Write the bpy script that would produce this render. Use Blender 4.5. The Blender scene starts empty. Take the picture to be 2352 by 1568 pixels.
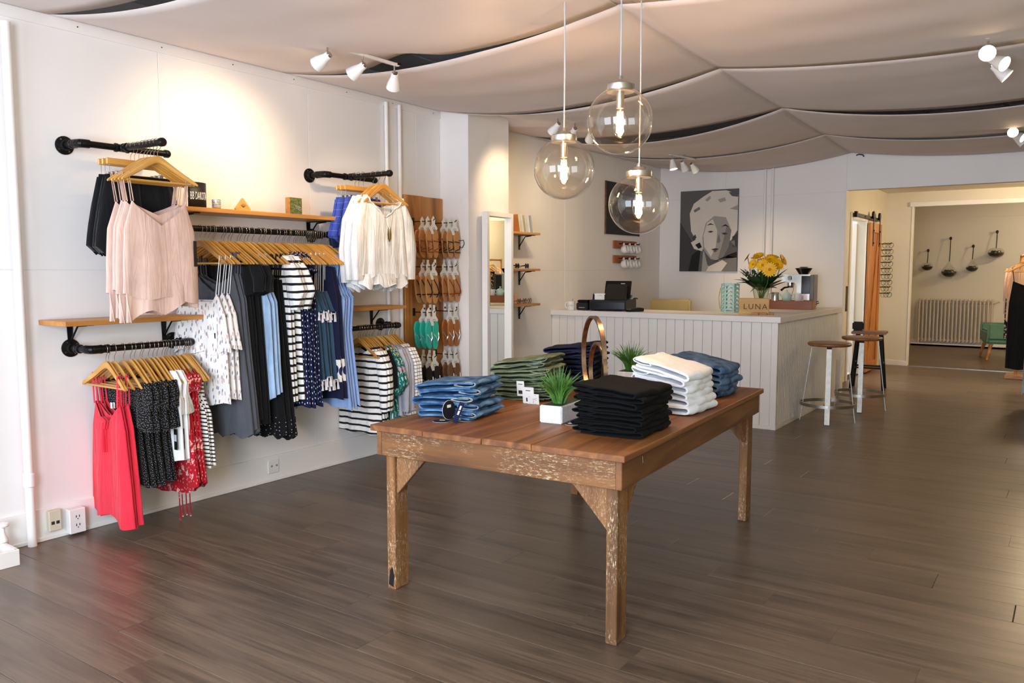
import bpy, bmesh, math, random
from mathutils import Vector, Matrix
random.seed(7)
D = bpy.data; S = bpy.context.scene; COL = S.collection
PI = math.pi
def lin(h):
    h = h.lstrip('#'); o = []
    for i in (0, 2, 4):
        c = int(h[i:i+2], 16)/255; o.append(c/12.92 if c <= .04045 else ((c+.055)/1.055)**2.4)
    return (*o, 1)
# ---------------------------------------------------------------- camera
EYE = 1.35; F = 1880.; PITCH = math.radians(4.9855); YAW = math.radians(34.644)
cam = D.objects.new('camera', D.cameras.new('camera')); COL.objects.link(cam)
cam.location = (0, 0, EYE); cam.rotation_euler = (PI/2-PITCH, 0, YAW)
cam.data.sensor_width = 36; cam.data.lens = F/2352*36; cam.data.clip_start = .05; cam.data.clip_end = 100
S.camera = cam
# survey helper: a photo pixel and a known real plane give a real point
_f = Vector((-math.sin(YAW)*math.cos(PITCH), math.cos(YAW)*math.cos(PITCH), -math.sin(PITCH)))
_r = Vector((math.cos(YAW), math.sin(YAW), 0)); _u = _r.cross(_f)
def wp(x, y, ax, v):
    d = _f*F+_r*(x-1176)+_u*(784-y); c = Vector((0, 0, EYE)); return c+d*((v-c[ax])/d[ax])
# ---------------------------------------------------------------- view, world, daylight
S.view_settings.view_transform = 'Standard'; S.view_settings.look = 'None'
S.view_settings.gamma = 1; S.view_settings.use_curve_mapping = False
S.view_settings.exposure = 0.13
W = D.worlds.new('sky'); S.world = W; W.use_nodes = True
W.node_tree.nodes['Background'].inputs[0].default_value = (.75, .86, 1, 1)
W.node_tree.nodes['Background'].inputs[1].default_value = 1.0
def light(name, kind, loc, energy, col, aim=None, **kw):
    l = D.lights.new(name, kind); l.energy = energy; l.color = col[:3]
    for k, v in kw.items(): setattr(l, k, v)
    o = D.objects.new(name, l); COL.objects.link(o); o.location = loc
    if aim is not None:
        o.rotation_euler = (Vector(aim)-Vector(loc)).to_track_quat('-Z', 'Y').to_euler()
    return o
# daylight through the two shop windows in the front wall, behind the camera
light('window_daylight', 'AREA', (-3.0, -1.46, 1.45), 90, (.74, .85, 1), (-3.0, 5, 1.3), shape='RECTANGLE', size=2.1, size_y=1.9)
light('window_daylight', 'AREA', (-.45, -1.46, 1.45), 215, (.74, .85, 1), (-1.2, 5, 1.2), shape='RECTANGLE', size=1.7, size_y=1.9)
# ---------------------------------------------------------------- mesh helpers
class MB:
    def __init__(s): s.v = []; s.f = []
    def add(s, vs, fs, M=None):
        n = len(s.v); s.v += [tuple(M @ Vector(v)) if M else tuple(v) for v in vs]
        s.f += [tuple(i+n for i in f) for f in fs]; return s
    def box(s, x0, x1, y0, y1, z0, z1, M=None):
        vs = [(x, y, z) for z in (z0, z1) for y in (y0, y1) for x in (x0, x1)]
        return s.add(vs, [(0, 2, 3, 1), (4, 5, 7, 6), (0, 1, 5, 4), (2, 6, 7, 3), (0, 4, 6, 2), (1, 3, 7, 5)], M)
    def cb(s, c, d, M=None):
        return s.box(c[0]-d[0]/2, c[0]+d[0]/2, c[1]-d[1]/2, c[1]+d[1]/2, c[2]-d[2]/2, c[2]+d[2]/2, M)
    def tube(s, pts, r, n=8, closed=False, M=None, flat=None):
        P = [Vector(p) for p in pts]; m = len(P); R = r if isinstance(r, (list, tuple)) else [r]*m
        T = []
        for i in range(m):
            a = P[i-1] if (i or closed) else P[0]; b = P[(i+1) % m] if (i < m-1 or closed) else P[-1]
            t = b-a; T.append(t.normalized() if t.length > 1e-9 else Vector((0, 0, 1)))
        q = Vector((0, 0, 1)) if abs(T[0].z) < .9 else Vector((1, 0, 0))
        nrm = (q-T[0]*q.dot(T[0])).normalized(); vs = []
        for i in range(m):
            nrm = nrm-T[i]*nrm.dot(T[i]); nrm = nrm.normalized() if nrm.length > 1e-6 else T[i].orthogonal().normalized()
            b = T[i].cross(nrm); fl = flat or 1
            vs += [P[i]+(nrm*math.cos(2*PI*k/n)+b*math.sin(2*PI*k/n)*fl)*R[i] for k in range(n)]
        fs = []
        for i in range(m if closed else m-1):
            j = (i+1) % m
            fs += [(i*n+k, i*n+(k+1) % n, j*n+(k+1) % n, j*n+k) for k in range(n)]
        if not closed: fs += [tuple(range(n-1, -1, -1)), tuple(range((m-1)*n, m*n))]
        return s.add(vs, fs, M)
    def lathe(s, prof, n=24, M=None, cap=True):
        vs = [(r*math.cos(2*PI*k/n), r*math.sin(2*PI*k/n), z) for r, z in prof for k in range(n)]
        fs = [(i*n+k, i*n+(k+1) % n, (i+1)*n+(k+1) % n, (i+1)*n+k) for i in range(len(prof)-1) for k in range(n)]
        if cap: fs += [tuple(range(n-1, -1, -1)), tuple(range((len(prof)-1)*n, len(prof)*n))]
        return s.add(vs, fs, M)
    def prism(s, poly, z0, z1, M=None):
        n = len(poly); vs = [(x, y, z0) for x, y in poly]+[(x, y, z1) for x, y in poly]
        fs = [tuple(range(n-1, -1, -1)), tuple(range(n, 2*n))]+[(i, (i+1) % n, n+(i+1) % n, n+i) for i in range(n)]
        return s.add(vs, fs, M)
    def grid(s, P, cu=False, M=None):
        a = len(P); b = len(P[0]); vs = [p for r in P for p in r]
        fs = [(i*b+j, i*b+(j+1) % b, (i+1)*b+(j+1) % b, (i+1)*b+j) for i in range(a-1) for j in range(b if cu else b-1)]
        return s.add(vs, fs, M)
    def ell(s, c, r, n=14, m=8, M=None):
        r = r if isinstance(r, (tuple, list)) else (r, r, r)
        P = [[(c[0]+r[0]*math.sin(PI*i/m)*math.cos(2*PI*j/n), c[1]+r[1]*math.sin(PI*i/m)*math.sin(2*PI*j/n), c[2]+r[2]*math.cos(PI*i/m)) for j in range(n)] for i in range(m+1)]
        return s.grid(P, True, M)
    def mesh(s, name, mat, smooth=False, bevel=0, seg=1, ang=40):
        me = D.meshes.new(name); me.from_pydata(s.v, [], s.f); bm = bmesh.new(); bm.from_mesh(me)
        bmesh.ops.remove_doubles(bm, verts=bm.verts, dist=1e-6)
        bmesh.ops.recalc_face_normals(bm, faces=bm.faces)
        if bevel: bmesh.ops.bevel(bm, geom=list(bm.edges), offset=bevel, segments=seg, affect='EDGES', clamp_overlap=True)
        bm.to_mesh(me); bm.free()
        if smooth or (bevel and seg > 1):
            me.shade_smooth(); me.set_sharp_from_angle(angle=math.radians(ang))
        me.materials.append(M[mat] if isinstance(mat, str) else mat); return me
    def build(s, name, mat, parent=None, smooth=False, bevel=0, seg=1, loc=(0, 0, 0), rot=(0, 0, 0), ang=40):
        return ob(name, s.mesh(name, mat, smooth, bevel, seg, ang), parent, loc, rot)
def ob(name, me, parent=None, loc=(0, 0, 0), rot=(0, 0, 0)):
    o = D.objects.new(name, me); COL.objects.link(o); o.location = loc; o.rotation_euler = rot
    if parent: o.parent = parent
    return o
def tag(o, label, cat=None, group=None, kind=None):
    if label: o['label'] = label
    if cat: o['category'] = cat
    if group: o['group'] = group
    if kind: o['kind'] = kind
    return o
def thing(name, label, cat, loc=(0, 0, 0), rz=0, group=None, rot=None):
    o = D.objects.new(name, None); COL.objects.link(o); o.location = loc; o.rotation_euler = rot or (0, 0, rz)
    o.empty_display_size = .05
    return tag(o, label, cat, group)
def struct(name, mb, mat, parent=None, **k):
    o = mb.build(name, mat, parent, **k)
    if not parent: o['kind'] = 'structure'
    return o
KIDS = {}
def kids(o):
    return [c for c in COL.objects if c.parent == o]
def copy_tree(o, loc=None, rot=None, label=None, group=None):
    r = o.copy(); COL.objects.link(r)
    if loc is not None: r.location = loc
    if rot is not None: r.rotation_euler = rot
    if label: r['label'] = label
    if group: r['group'] = group
    ch = KIDS.setdefault(o.name, [(c, kids(c)) for c in kids(o)])
    for c, g in ch:
        d = c.copy(); COL.objects.link(d); d.parent = r
        for e in g:
            h = e.copy(); COL.objects.link(h); h.parent = d
    return r
def text_mesh(txt, size, depth=.0006, align='CENTER', space=1):
    cu = D.curves.new('lettering', 'FONT'); cu.body = txt; cu.size = size; cu.extrude = depth; cu.align_x = align; cu.align_y = 'CENTER'
    cu.resolution_u = 2; cu.space_character = space
    t = D.objects.new('lettering', cu); COL.objects.link(t)
    dg = bpy.context.evaluated_depsgraph_get(); me = D.meshes.new_from_object(t.evaluated_get(dg))
    D.objects.remove(t); D.curves.remove(cu); return me
def lettering(txt, size, mat, parent, loc, rot, space=1, depth=.0006, align='CENTER'):
    me = text_mesh(txt, size, depth, align, space); me.materials.clear(); me.materials.append(M[mat]); me.name = 'lettering'
    return ob('lettering', me, parent, loc, rot)
ORD = ['first', 'second', 'third', 'fourth', 'fifth', 'sixth', 'seventh', 'eighth', 'ninth', 'tenth', 'eleventh', 'twelfth', 'thirteenth', 'fourteenth', 'fifteenth', 'sixteenth', 'seventeenth', 'eighteenth', 'nineteenth', 'twentieth']
TEN = ['', '', 'twenty', 'thirty', 'forty']
def ordw(i):
    n = i+1
    if n <= 20: return ORD[n-1]
    if n % 10 == 0: return TEN[n//10][:-1]+'ieth'
    return TEN[n//10]+'-'+ORD[n % 10-1]
def RX(a): return Matrix.Rotation(a, 4, 'X')
def RY(a): return Matrix.Rotation(a, 4, 'Y')
def RZ(a): return Matrix.Rotation(a, 4, 'Z')
def TR(x, y, z): return Matrix.Translation((x, y, z))
# ---------------------------------------------------------------- materials
M = {}
def nt(name):
    m = D.materials.new(name); m.use_nodes = True; M[name] = m; t = m.node_tree
    return m, t, t.nodes['Principled BSDF']
def nd(t, typ, ins=None, **pr):
    n = t.nodes.new(typ)
    for k, v in pr.items(): setattr(n, k, v)
    for k, v in (ins or {}).items():
        if hasattr(v, 'is_linked'): t.links.new(v, n.inputs[k])
        else: n.inputs[k].default_value = v
    return n
def math_(t, op, a, b=0, c=0):
    return nd(t, 'ShaderNodeMath', {0: a, 1: b, 2: c}, operation=op).outputs[0]
def coords(t, scale=(1, 1, 1), rnd=True, loc=(0, 0, 0), world=False):
    o = nd(t, 'ShaderNodeNewGeometry').outputs['Position'] if world else nd(t, 'ShaderNodeTexCoord').outputs['Object']
    if rnd and not world:
        r = nd(t, 'ShaderNodeObjectInfo').outputs['Random']
        o = nd(t, 'ShaderNodeVectorMath', {0: o, 1: nd(t, 'ShaderNodeCombineXYZ', {0: math_(t, 'MULTIPLY', r, 31), 1: math_(t, 'MULTIPLY', r, 17), 2: math_(t, 'MULTIPLY', r, 23)}).outputs[0]}, operation='ADD').outputs[0]
    return nd(t, 'ShaderNodeMapping', {'Vector': o, 'Scale': scale, 'Location': loc}).outputs[0]
def ramp(t, fac, stops):
    n = nd(t, 'ShaderNodeValToRGB', {0: fac}); e = n.color_ramp.elements
    while len(e) < len(stops): e.new(.5)
    for q, (p, c) in zip(e, stops): q.position = p; q.color = c
    return n.outputs[0]
def mix(t, fac, a, b, bl='MIX'):
    n = nd(t, 'ShaderNodeMix', {0: fac, 6: a, 7: b}, data_type='RGBA', blend_type=bl); return n.outputs[2]
def bump(t, b, h, s=.3, d=.01):
    t.links.new(nd(t, 'ShaderNodeBump', {'Height': h, 'Strength': s, 'Distance': d}).outputs[0], b.inputs['Normal'])
def plain(name, col, rough=.5, metal=0, var=.06, vs=6, bs=0, bn=200, sheen=0, spec=.5, emis=0, coat=0, trans=0, ior=1.45):
    m, t, b = nt(name); c = lin(col) if isinstance(col, str) else col
    n = nd(t, 'ShaderNodeTexNoise', {'Vector': coords(t), 'Scale': vs, 'Detail': 4})
    d = tuple(x*(1-var*2) for x in c[:3])+(1,)
    t.links.new(ramp(t, n.outputs[0], [(.3, d), (.65, c)]), b.inputs['Base Color'])
    b.inputs['Roughness'].default_value = rough; b.inputs['Metallic'].default_value = metal
    b.inputs['Specular IOR Level'].default_value = spec; b.inputs['Coat Weight'].default_value = coat
    b.inputs['Transmission Weight'].default_value = trans; b.inputs['IOR'].default_value = ior
    b.inputs['Sheen Weight'].default_value = sheen
    if bs: bump(t, b, nd(t, 'ShaderNodeTexNoise', {'Vector': coords(t), 'Scale': bn, 'Detail': 3}).outputs[0], bs, .004)
    if emis:
        b.inputs['Emission Color'].default_value = c; b.inputs['Emission Strength'].default_value = emis
    return m
def creases(t, b, s=.55):
    o = nd(t, 'ShaderNodeTexCoord').outputs['Object']; r = nd(t, 'ShaderNodeObjectInfo').outputs['Random']
    v = nd(t, 'ShaderNodeMapping', {'Vector': o, 'Scale': (17, 17, 2.0), 'Location': nd(t, 'ShaderNodeCombineXYZ', {0: math_(t, 'MULTIPLY', r, 9)}).outputs[0]}).outputs[0]
    n = nd(t, 'ShaderNodeTexNoise', {'Vector': v, 'Scale': 1.3, 'Detail': 3, 'Roughness': .5, 'Distortion': .8}).outputs[0]
    w = nd(t, 'ShaderNodeTexNoise', {'Vector': o, 'Scale': 600}).outputs[0]
    bump(t, b, math_(t, 'ADD', n, math_(t, 'MULTIPLY', w, .02)), s, .03)
def fabric(name, col, rough=.85, var=.08, s=.55):
    m = plain(name, col, rough, var=var, vs=9, sheen=.15, spec=.25); creases(m.node_tree, m.node_tree.nodes['Principled BSDF'], s); return m
def wood(name, c1, c2, c3, axis='X', rough=.5, gs=26, fleck=None, coat=0, bs=.15):
    m, t, b = nt(name); st = {'X': (.6, gs/3, gs/3), 'Y': (gs/3, .6, gs/3), 'Z': (gs/3, gs/3, .6)}[axis]
    v = coords(t, st); n = nd(t, 'ShaderNodeTexNoise', {'Vector': v, 'Scale': 1.6, 'Detail': 6, 'Distortion': 1.2}).outputs[0]
    col = ramp(t, n, [(.3, lin(c1)), (.5, lin(c2)), (.72, lin(c3))])
    r = nd(t, 'ShaderNodeObjectInfo').outputs['Random']
    col = mix(t, .35, col, ramp(t, r, [(0, (.55, .52, .5, 1)), (1, (1, 1, 1, 1))]), 'MULTIPLY')
    if fleck:
        g = nd(t, 'ShaderNodeTexNoise', {'Vector': coords(t, tuple(x*9+10 for x in st)), 'Scale': 3.2, 'Detail': 6, 'Roughness': .8}).outputs[0]
        k = nd(t, 'ShaderNodeTexNoise', {'Vector': coords(t), 'Scale': 5, 'Detail': 3}).outputs[0]
        s = math_(t, 'MULTIPLY', ramp(t, g, [(fleck[1], (0, 0, 0, 1)), (fleck[1]+.06, (1, 1, 1, 1))]), ramp(t, k, [(.42, (0, 0, 0, 1)), (.62, (1, 1, 1, 1))]))
        col = mix(t, s, col, lin(fleck[0]))
    t.links.new(col, b.inputs['Base Color']); b.inputs['Roughness'].default_value = rough; b.inputs['Coat Weight'].default_value = coat
    b.inputs['Coat Roughness'].default_value = .25
    if bs: bump(t, b, n, bs, .004)
    return m
def pattern(name, base, fn, rough=.85):
    m, t, b = nt(name); o = nd(t, 'ShaderNodeTexCoord').outputs['Object']
    col = fn(t, o, lin(base)); t.links.new(col, b.inputs['Base Color'])
    b.inputs['Roughness'].default_value = rough; b.inputs['Specular IOR Level'].default_value = .2; b.inputs['Sheen Weight'].default_value = .1
    creases(t, b, .5); return m
def stripes(col, period, width, wob=.004):
    def fn(t, o, base):
        z = nd(t, 'ShaderNodeSeparateXYZ', {0: o}).outputs[2]
        n = nd(t, 'ShaderNodeTexNoise', {'Vector': o, 'Scale': 9}).outputs[0]
        q = math_(t, 'FRACT', math_(t, 'DIVIDE', math_(t, 'ADD', math_(t, 'MULTIPLY', n, wob*4), z), period))
        return mix(t, math_(t, 'LESS_THAN', q, width), base, lin(col))
    return fn
def flat_vec(t, o, sx, sz, rot=0):
    s = nd(t, 'ShaderNodeSeparateXYZ', {0: o})
    return nd(t, 'ShaderNodeCombineXYZ', {0: math_(t, 'MULTIPLY', math_(t, 'ADD', s.outputs[0], math_(t, 'MULTIPLY', s.outputs[1], 1.0)), sx), 1: math_(t, 'ADD', math_(t, 'MULTIPLY', s.outputs[2], sz), math_(t, 'MULTIPLY', s.outputs[0], rot))}).outputs[0]
def spots(cols, sx, sz, thr, rand=1, rot=0):
    def fn(t, o, base):
        col = base
        for i, c in enumerate(cols):
            v = nd(t, 'ShaderNodeMapping', {'Vector': flat_vec(t, o, sx, sz, rot*(1 if i % 2 else -1)), 'Location': (i*3.7, i*1.9, 0)}).outputs[0]
            d = nd(t, 'ShaderNodeTexVoronoi', {'Vector': v, 'Scale': 1, 'Randomness': rand}, voronoi_dimensions='2D').outputs[0]
            col = mix(t, math_(t, 'LESS_THAN', d, thr), col, lin(c))
        return col
    return fn
def floral(t, o, base):
    d = nd(t, 'ShaderNodeTexVoronoi', {'Vector': flat_vec(t, o, 17, 15), 'Scale': 1}, voronoi_dimensions='2D').outputs[0]
    n = nd(t, 'ShaderNodeTexNoise', {'Vector': o, 'Scale': 95, 'Detail': 2}).outputs[0]
    d2 = math_(t, 'ADD', d, math_(t, 'MULTIPLY', math_(t, 'SUBTRACT', n, .5), .9))
    c = mix(t, math_(t, 'LESS_THAN', d2, .2), base, lin('#e6b9b9'))
    c = mix(t, math_(t, 'LESS_THAN', d2, .07), c, lin('#e0824a'))
    d3 = nd(t, 'ShaderNodeTexVoronoi', {'Vector': flat_vec(t, o, 60, 28, 20), 'Scale': 1}, voronoi_dimensions='2D').outputs[0]
    return mix(t, math_(t, 'LESS_THAN', d3, .13), c, lin('#dba5a8'))
def tropic(t, o, base):
    n = nd(t, 'ShaderNodeTexNoise', {'Vector': nd(t, 'ShaderNodeMapping', {'Vector': o, 'Scale': (40, 40, 14), 'Rotation': (0, .8, 0)}).outputs[0], 'Scale': 1, 'Distortion': 2.5}).outputs[0]
    c = mix(t, math_(t, 'GREATER_THAN', n, .58), base, lin('#cfe0d6'))
    k = nd(t, 'ShaderNodeTexNoise', {'Vector': o, 'Scale': 16}).outputs[0]
    return mix(t, math_(t, 'GREATER_THAN', k, .64), c, lin('#b9a0b0'))
def denim(name, col, light_, rough=.8, fade=.6):
    m, t, b = nt(name); v = coords(t)
    n = nd(t, 'ShaderNodeTexNoise', {'Vector': v, 'Scale': 11, 'Detail': 5, 'Distortion': .6}).outputs[0]
    w = nd(t, 'ShaderNodeTexNoise', {'Vector': nd(t, 'ShaderNodeMapping', {'Vector': v, 'Scale': (1, 1, 1)}).outputs[0], 'Scale': 420, 'Detail': 2}).outputs[0]
    c = ramp(t, n, [(.38, lin(col)), (.5+fade*.35, lin(light_))]); c = mix(t, .35, c, ramp(t, w, [(.3, (.45, .45, .45, 1)), (.7, (1.3, 1.3, 1.3, 1))]), 'MULTIPLY')
    t.links.new(c, b.inputs['Base Color']); b.inputs['Roughness'].default_value = rough; b.inputs['Specular IOR Level'].default_value = .2
    bump(t, b, math_(t, 'ADD', math_(t, 'MULTIPLY', w, .25), n), .35, .006); return m
def glass(name, col=(1, 1, 1, 1), rough=0, alpha=0.0, tint=.97):
    m, t, b = nt(name); out = t.nodes['Material Output']
    g = nd(t, 'ShaderNodeBsdfGlossy', {'Color': (1, 1, 1, 1), 'Roughness': .02}); fc = math_(t, 'POWER', nd(t, 'ShaderNodeLayerWeight', {'Blend': .5}).outputs['Facing'], 5)
    tr = nd(t, 'ShaderNodeBsdfTransparent', {'Color': mix(t, fc, tuple(x*tint for x in col[:3])+(1,), tuple(x*.45 for x in col[:3])+(1,))})
    fr = nd(t, 'ShaderNodeFresnel', {'IOR': math_(t, 'SUBTRACT', 1.5, math_(t, 'MULTIPLY', nd(t, 'ShaderNodeNewGeometry').outputs['Backfacing'], .8333))}).outputs[0]
    mx = nd(t, 'ShaderNodeMixShader', {0: nd(t, 'ShaderNodeMath', {0: math_(t, 'MULTIPLY', fr, 1.8), 1: 1.0}, operation='MINIMUM').outputs[0], 1: tr.outputs[0], 2: g.outputs[0]}); t.links.new(mx.outputs[0], out.inputs[0]); return m
plain('wall', '#efeae7', .55, var=.02, vs=2, bs=.04, bn=90)
plain('wall_warm', '#e4dccb', .6, var=.02, vs=2)
plain('wall_green', '#c9c6a4', .6, var=.03, vs=2)
plain('trim', '#f0ebe7', .4, var=.015, vs=3)
plain('white_board', '#ece6e0', .45, var=.02, vs=3)
plain('tile', '#dedbd8', .9, var=.12, vs=60, bs=.3, bn=160); plain('tile_grid', '#d0ccc6', .5)
plain('drape', '#e8d9d1', .9, var=.03, vs=3, sheen=.2, spec=.1, bs=.06, bn=300)
def cloth_through(name, k):
    t = M[name].node_tree; b = t.nodes['Principled BSDF']; tl = nd(t, 'ShaderNodeBsdfTranslucent', {'Color': lin('#e3d3cb')})
    t.links.new(nd(t, 'ShaderNodeMixShader', {0: k, 1: b.outputs[0], 2: tl.outputs[0]}).outputs[0], t.nodes['Material Output'].inputs[0])
cloth_through('drape', .14)
plain('rope', '#8d8078', .8)
plain('black_iron', '#1b1a1a', .38, metal=.6, var=.15, vs=40, bs=.1, bn=150)
plain('black_matte', '#0c0c0d', .6); plain('black_gloss', '#0a0a0b', .2); plain('screw', '#77736e', .35, 1)
plain('chrome', '#cfcac4', .12, 1, var=.02); plain('steel', '#b8b2aa', .28, 1, var=.05); plain('wire', '#c9c5c0', .2, 1); plain('stool_steel', '#9d978f', .45, 1, var=.1, vs=30)
plain('aluminium', '#b9b5b0', .3, 1, var=.03)
plain('copper', '#bb9c84', .3, 1, var=.25, vs=30, bs=.2, bn=60)
plain('white_gloss', '#f2efec', .15, coat=.3); plain('white_plastic', '#eeeae6', .35); plain('ivory_plastic', '#d8d0b8', .4)
plain('paper', '#f1efea', .7); plain('paper_grey', '#b9bbc0', .7); plain('ink', '#2b2a2a', .7); plain('ink_brown', '#5a3a20', .7)
plain('card_black', '#111111', .5); plain('photo_green', '#7d8a4a', .4, var=.4, vs=70)
plain('mint', '#a9d3c6', .45); plain('teapot', '#bfdacf', .3); plain('concrete', '#d9d9da', .8, var=.1, vs=60, bs=.3, bn=120)
plain('leaf', '#4d7a2f', .45, var=.25, vs=40); plain('leaf_dark', '#223f1b', .5, var=.3, vs=30); plain('petal', '#ffc008', .5, var=.12, vs=60); plain('flower_eye', '#c98508', .7)
plain('moss', '#3a3524', .9, var=.4, vs=50); plain('leather_band', '#3a2c22', .7)
plain('mirror', (.92, .95, .92, 1), .01, 1, var=0); plain('radiator', '#d2c6b4', .45, var=.03)
fabric('green_velvet', '#6f9a80'); plain('cream_leather', '#c6b078', .5)
def floor_mat():
    m, t, b = nt('floor'); v = coords(t, (.55, 7, 7)); n = nd(t, 'ShaderNodeTexNoise', {'Vector': v, 'Scale': 1.5, 'Detail': 8, 'Roughness': .62, 'Distortion': .5}).outputs[0]
    n2 = nd(t, 'ShaderNodeTexNoise', {'Vector': coords(t, (2.2, 60, 60)), 'Scale': 1.6, 'Detail': 4}).outputs[0]
    k = nd(t, 'ShaderNodeTexNoise', {'Vector': coords(t, (1.2, 5, 5)), 'Scale': 2.1, 'Detail': 2}).outputs[0]
    c = ramp(t, n, [(.28, lin('#4d3f34')), (.5, lin('#6b5949')), (.75, lin('#7b6857'))]); c = mix(t, .5, c, ramp(t, n2, [(.32, (.42, .42, .42, 1)), (.66, (1.2, 1.2, 1.2, 1))]), 'MULTIPLY')
    c = mix(t, math_(t, 'MULTIPLY', ramp(t, k, [(.6, (0, 0, 0, 1)), (.74, (1, 1, 1, 1))]), .5), c, lin('#43372f'))
    c = mix(t, .5, c, ramp(t, nd(t, 'ShaderNodeObjectInfo').outputs['Random'], [(0, (.78, .77, .76, 1)), (1, (1.05, 1.04, 1.02, 1))]), 'MULTIPLY')
    t.links.new(c, b.inputs['Base Color']); t.links.new(ramp(t, n2, [(.2, (.27, .27, .27, 1)), (.8, (.4, .4, .4, 1))]), b.inputs['Roughness']); bump(t, b, n2, .05, .002)
floor_mat()
wood('table_wood', '#573217', '#7d4a23', '#9a6634', 'Y', .5, 24, fleck=('#b98a58', .6), bs=.3)
wood('table_rough', '#4e2f14', '#704620', '#8f602f', 'X', .65, 26, fleck=('#dcc6a2', .54), bs=.5)
wood('table_side', '#4f3016', '#714722', '#8c5c31', 'Y', .6, 24, fleck=('#c9a67a', .6), bs=.4)
wood('table_leg', '#5a391b', '#80542c', '#99693c', 'Z', .65, 26, fleck=('#dcc6a2', .55), bs=.5)
wood('shelf_wood', '#a8672c', '#c98a45', '#dba25c', 'Y', .4, 20); wood('board_wood', '#8a5523', '#b97a38', '#d09a55', 'Z', .45, 18)
wood('hanger_wood', '#c48536', '#dca04a', '#e8b566', 'X', .3, 10, coat=.7, bs=0)
wood('door_wood', '#9a5a1e', '#c4792e', '#da9440', 'Z', .45, 16); wood('stool_wood', '#6b4125', '#8d5b35', '#a4713f', 'X', .4, 22)
wood('sign_wood', '#b8893f', '#cfa257', '#dcb46c', 'X', .5, 14); wood('tray_wood', '#8a4a20', '#a65d2c', '#b87038', 'X', .45, 20); wood('dark_wood', '#4a2c18', '#6a4226', '#835533', 'X', .5, 20)
plain('sole_tan', '#c98f57', .6, var=.08); plain('sole_teal', '#2fc0a5', .5); plain('sole_brown', '#b06a2c', .6); plain('sole_black', '#241c18', .6); plain('sole_edge', '#7d5535', .7)
plain('strap_black', '#151413', .5); plain('strap_red', '#8a3a1c', .5); plain('strap_clear', '#c9cdd0', .2, .6)
fabric('coral', '#e42f43'); fabric('blush', '#e3c1b2', s=.28); fabric('black_cloth', '#0e0e10', .95); fabric('grey_cloth', '#55575f'); fabric('white_cloth', '#f6f3f0'); fabric('chambray', '#a9c4e2', var=.15)
fabric('navy_cloth', '#14193a'); fabric('slate_cloth', '#39536b'); fabric('skyblue', '#93aede'); fabric('greylilac', '#b4b2bd'); fabric('peach', '#e5b898'); fabric('lace_blue', '#aab4c8', var=.3); fabric('tassel', '#ece9ee')
pattern('leaf_print', '#f2eeea', spots(['#8d8fa0', '#d3b9b4'], 34, 16, .17, 1, 14))
pattern('dot_black', '#101014', spots(['#d8d2c0'], 92, 84, .115, .8))
pattern('floral_red', '#b0101f', floral); pattern('anchor_navy', '#131a3e', spots(['#dfe3ee'], 52, 30, .16, .35))
pattern('breton', '#f3efe9', stripes('#15151c', .044, .32)); pattern('breton_fine', '#ece6dc', stripes('#1a1c24', .021, .36, .002)); pattern('pin_stripe', '#eeeae6', stripes('#22222a', .024, .16, .002))
pattern('tropic', '#146a64', tropic); pattern('floral_hem', '#ece4dc', spots(['#1b2350'], 16, 12, .33)); pattern('dark_floral', '#17181a', spots(['#7a8a5a', '#d3a08a'], 22, 22, .25))
pattern('shorts_blue', '#3f53b0', stripes('#7484c8', .045, .06)); pattern('lace_black', '#0d0d0f', spots(['#b9b5ba'], 26, 40, .1, .6))
denim('denim_blue', '#27486f', '#6f97bd'); denim('denim_mid', '#2c476c', '#6d8cb0'); denim('denim_dark', '#0b0e1d', '#191f3a', fade=.3); denim('denim_black', '#040405', '#0b0b0d', .95); denim('olive', '#55604a', '#87906f'); denim('denim_white', '#eceef2', '#fafbff', .9); plain('lining', '#b9cfe2', .8, var=.3, vs=200); plain('stitch', '#c9b58c', .7); plain('waist_dark', '#20325a', .8)
glass('glass'); glass('globe_glass_glow_tint', (1, .97, .91, 1), tint=.955); glass('glass_green', (.95, .98, .93, 1))  # globe glass carries a faint amber tint standing in for the filament glow
def emit(name, col, s):
    m, t, b = nt(name); b.inputs['Base Color'].default_value = lin(col); b.inputs['Emission Color'].default_value = lin(col); b.inputs['Emission Strength'].default_value = s
emit('filament', '#ffb862', 140); emit('lamp_face', '#ffe2b0', 14); emit('lit_room', '#e9f2ee', .9)
# ================================================================ the shell
XL, XA, XC, XR, YB, YF0, ZC = -4.209, -4.28, -3.928, .95, 9.4, -1.5, 2.78
XO, XK, YP, YE = -2.11, -2.29, 12.65, 16.5
fl = struct('floor', MB().box(XA-.1, XR+.2, .6, YP+.05, -.1, -.004), 'black_matte')
struct('floor', MB().box(XA-.1, XR+.2, YF0-.1, .6, -.1, 0), 'floor')
struct('floor', MB().box(-3.7, 1.3, YP+.05, YE+.2, -.1, 0), 'floor')
struct('trim_1', MB().box(-1.93, XR, YP-.02, YP+.08, 0, .006), 'steel')
PW, PLN = .2, 1.45
pm = {}
def plank(x0, x1, y):
    k = round(x1-x0, 2)
    if k not in pm: pm[k] = MB().box(-k/2, k/2, -PW/2+.0006, PW/2-.0006, -.012, 0).mesh('plank', 'floor', bevel=.0011)
    ob('plank', pm[k], fl, ((x0+x1)/2, y+PW/2, 0))
r = 0; y = .6
while y < YP:
    lo = XA if y < YB else XK
    x = lo-((r*.21) % 1)*PLN
    while x < XR:
        a, b = max(x, lo), min(x+PLN, XR)
        if b-a > .08: plank(a+.0014, b-.0014, y)
        x += PLN
    y += PW; r += 1
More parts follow.
